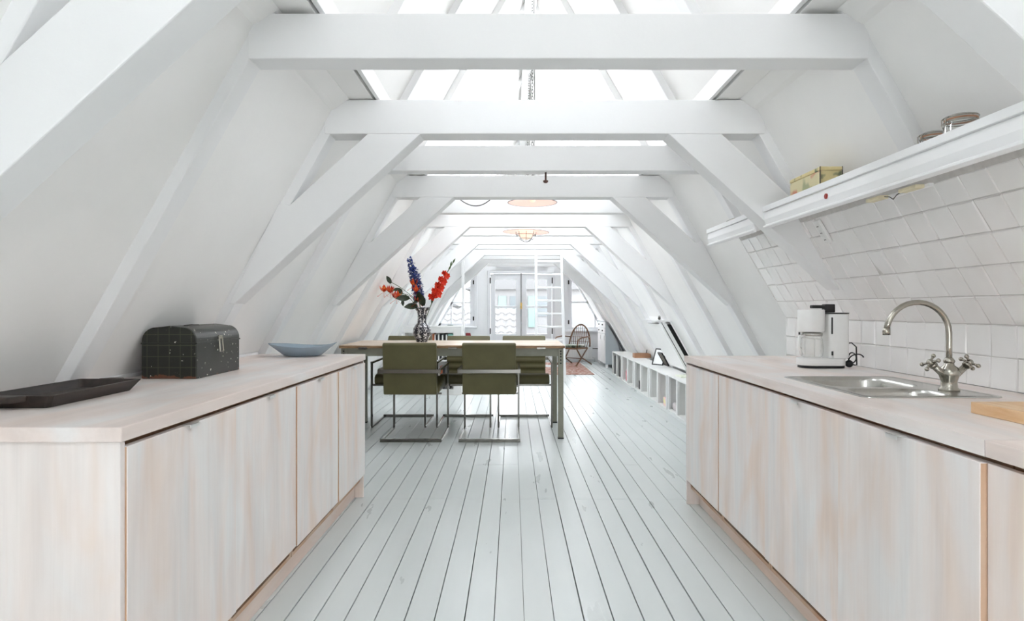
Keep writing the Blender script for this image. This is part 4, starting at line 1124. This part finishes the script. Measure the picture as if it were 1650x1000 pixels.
for i, ((c, nm), w_) in enumerate(zip(books, wd)):
    hgt = .36 - .008 * (i % 3)
    o = B().box(0, w_ - .001, .0, .2, 0, hgt).build('book', flat('book_cover_%d' % i, c, .6, 0, .06), None, .002)
    one(o, (x_, BY + .02, .4803), '%s book on the upper shelf, %s' % (nm, pos[i]), 'book', group='books on the upper bookcase shelf')
    x_ += w_
x_ = -1.3
lowc = [((176, 92, 56), 'orange'), ((40, 40, 42), 'black'), ((90, 90, 88), 'grey'), ((32, 32, 30), 'black')]
for i, (c, nm) in enumerate(lowc):
    o = B().box(0, .034, 0, .2, 0, .31).build('book', flat('low_cover_%d' % i, c, .6, 0, .06), None, .002)
    one(o, (-1.00 + i * .036, BY + .02, .0803), '%s book low in the bookcase, %s' % (nm, ['first', 'second', 'third', 'last'][i] + ' from the left'), 'book', group='books on the lower bookcase shelf')
# small table with white vase and red cushion glimpsed past the bookcase
r = thing('side_table', (-.72, 9.15, 0), 'small white side table past the right end of the bookcase', 'table')
B().lathe([(.17, .0), (.17, .02)], (0, 0, .70), 24).build('table_top', 'crate', r); 
for q in range(3):
    a = q * 2.1; B().tube([(.05 * math.cos(a), .05 * math.sin(a), .70), (.14 * math.cos(a), .14 * math.sin(a), .012)], .012, 6).build('leg', 'crate', r)
small('ceramic_bottle', B().lathe([(.035, 0), (.04, .02), (.034, .1), (.014, .165), (.012, .18)], (0, 0, 0), 18), 'white_plastic', (-.745, 9.08, .7203), 'white cone shaped bottle right of the bookcase', 'bottle')
small('red_pouch', B().prism([(0, 0), (.10, 0), (.065, .11), (0, .11)], 0, .05), flat('red_cloth', (128, 36, 42), .8), (-.69, 9.12, .7203), 'dark red pouch beside the white cone shaped bottle', 'pouch', .004)
small('green_dish', B().lathe([(.03, 0), (.05, .008), (.075, .035), (.07, .035), (.045, .012), (.001, .010)], (0, 0, 0), 20, cap=False), flat('green_glaze', (112, 132, 124), .3), (-1.39, 13.83, .7885), 'small grey green dish on the left window sill', 'dish')

# ------------------------------------------------------------------ outside: neighbouring roofs and houses
M['ext_wall'] = flat('pale_render', (94, 94, 94), .9, 0, .08, 3)
def tiled_roof(name, loc, w_, L_2, pitch, rotz, label):
    r = thing(name, loc, label, 'roof'); r.rotation_euler = (0, 0, rotz)
    b = B(); n_ = int(w_ / .05); rows = int(L_2 / .3)
    vs = []; fs = []
    for j in range(rows):
        for e_ in (0, 1):
            for i in range(n_ + 1):
                x_ = -w_ / 2 + i * w_ / n_; t = (j + e_) * .3
                vs.append((x_, t * math.cos(pitch), t * math.sin(pitch) + .028 * math.sin(x_ * 2 * PI / .25) + (.035 if e_ == 0 else 0)))
    for j in range(rows * 2 - 1):
        for i in range(n_): a = j * (n_ + 1) + i; fs.append((a, a + 1, a + n_ + 2, a + n_ + 1))
    b.add(vs, fs, False); b.build('tile_covering', flat('clay_' + name, (76, 75, 74), .8, 0, .35, 20), r, recalc=False)
    B().box(-w_ / 2, w_ / 2, .1, L_2 * math.cos(pitch), -3, -.1).build('house_wall', 'ext_wall', r)
    return r
tiled_roof('neighbour_roof', (-2.15, 16.2, -1.2), 4.6, 3.9, math.radians(38), 0, 'tiled roof of a neighbouring house seen through the left window and door')
tiled_roof('lower_roof', (2.9, 17.5, -1.6), 5, 3.5, math.radians(34), .15, 'lower tiled roof outside the right window')
def house(loc, size, label, wins, shut=None):
    r = thing('neighbour_house', loc, label, 'house')
    w_, d_, h_ = size
    B().box(-w_ / 2, w_ / 2, 0, d_, 0, h_).build('house_wall', 'ext_wall', r)
    B().prism([(-w_ / 2 - .2, h_), (w_ / 2 + .2, h_), (0, h_ + w_ * .28)], -.2, d_ + .2).build('house_roof', flat('grey_roof_%d' % int(loc[0] * 10), (78, 78, 78), .9), r)
    for (wx, wz, ww, wh) in wins:
        B().box(wx, wx + ww, -.03, .0, wz, wz + wh).build('window', flat('far_pane_%d_%d' % (int(loc[0] * 10), int(wx * 100)), (66, 72, 74), .3), r)
    if shut:
        for (wx, wz, ww, wh) in shut: B().box(wx, wx + ww, -.06, -.02, wz, wz + wh).build('shutter', flat('shutter_%d' % int(wx * 100), (78, 94, 90), .6), r)
    return r
house((.9, 23, -7), (5, 4, 8.9), 'pale neighbouring house with green shutters seen through the balcony doors', [(-1.0, 7.9, .6, .75), (.0, 7.9, .6, .75)], [(-1.42, 7.5, .28, 1.15), (-.32, 7.5, .24, 1.15), (.62, 7.5, .28, 1.15)])
house((-5.5, 27, -7), (6, 5, 8.3), 'pale house beyond the tiled roof through the left window', [(-.5, 6.6, .8, 1.0), (1.4, 6.6, .8, 1.0)])
house((7.2, 26, -7), (6, 5, 8.8), 'pale house seen through the right window', [(-1.8, 6.9, .9, 1.1), (.2, 6.9, .9, 1.1)])
tag(B().box(-40, 40, 15, 60, -7.2, -7).build('ground', flat('street', (110, 110, 108), .9)), 'street level far below the loft', kind='structure')

# ------------------------------------------------------------------ light
wd_ = bpy.data.worlds.new('sky'); scn.world = wd_; wd_.use_nodes = True
nt = wd_.node_tree; nt.nodes.clear()
bg = nt.nodes.new('ShaderNodeBackground'); ow = nt.nodes.new('ShaderNodeOutputWorld')
tc = nt.nodes.new('ShaderNodeTexCoord'); sp_ = nt.nodes.new('ShaderNodeSeparateXYZ'); rp = nt.nodes.new('ShaderNodeValToRGB')
rp.color_ramp.elements[0].position = .0; rp.color_ramp.elements[0].color = (.93, .95, .97, 1)
rp.color_ramp.elements[1].position = .8; rp.color_ramp.elements[1].color = (.86, .92, 1, 1)
nt.links.new(tc.outputs['Generated'], sp_.inputs[0]); nt.links.new(sp_.outputs[2], rp.inputs[0])
nt.links.new(rp.outputs[0], bg.inputs[0]); bg.inputs[1].default_value = 6.0
nt.links.new(bg.outputs[0], ow.inputs[0])
def portal(name, loc, rot, sx, sy):
    l = bpy.data.lights.new(name, 'AREA'); l.shape = 'RECTANGLE'; l.size = sx; l.size_y = sy
    l.cycles.is_portal = True
    o = bpy.data.objects.new(name, l); COL.objects.link(o); o.location = loc; o.rotation_euler = rot
sa = math.atan(0.56)
for s, hs in ((-1, SKY_L), (1, SKY_R)):
    for i, (y0, y1, z0, z1) in enumerate(hs):
        zc = (z0 + z1) / 2; L = (z1 - z0) / math.cos(sa)
        # area lights shine along local -Z; aim down and inwards through the skylight
        o_rot = Matrix((( 0, 0, 0), (0, 0, 0), (0, 0, 0)))
        zax = Vector((s, 0, .56)).normalized(); xax = Vector((0, 1, 0)); yax = zax.cross(xax)
        m = Matrix((xax, yax, zax)).transposed()
        portal('skylight_daylight', (CX + s * (hw(zc) + .14), (y0 + y1) / 2, zc), m.to_euler(), y1 - y0, L)
portal('kitchen_window_daylight', (.15, Y0 - .16, .70), (math.radians(90), 0, PI), 1.2, .9)
portal('balcony_door_daylight', ((DX0 + DX1) / 2, Y1 + .13, 1.05), (math.radians(90), 0, 0), 1.4, 1.9)
portal('left_window_daylight', (-1.4, Y1 + .13, 1.36), (math.radians(90), 0, 0), 1.3, 1.15)
portal('right_window_daylight', (1.7, Y1 + .13, 1.32), (math.radians(90), 0, 0), 1.1, 1.2)

# ------------------------------------------------------------------ camera
cd = bpy.data.cameras.new('camera'); cam = bpy.data.objects.new('camera', cd); COL.objects.link(cam)
cd.sensor_width = 36; cd.lens = 36 * 1000 / 1650; cd.shift_x = -1 / 1650; cd.shift_y = -3 / 1650
cd.clip_start = .05
cam.location = (0, 0, 1.187); cam.rotation_euler = (math.radians(90), 0, 0)
scn.camera = cam
scn.view_settings.view_transform = 'Standard'; scn.view_settings.look = 'None'
scn.view_settings.gamma = 1; scn.view_settings.use_curve_mapping = False
scn.view_settings.exposure = 1.27
scn.cycles.diffuse_bounces = 9; scn.cycles.adaptive_threshold = 0.02; scn.cycles.max_bounces = 14; scn.cycles.transparent_max_bounces = 16
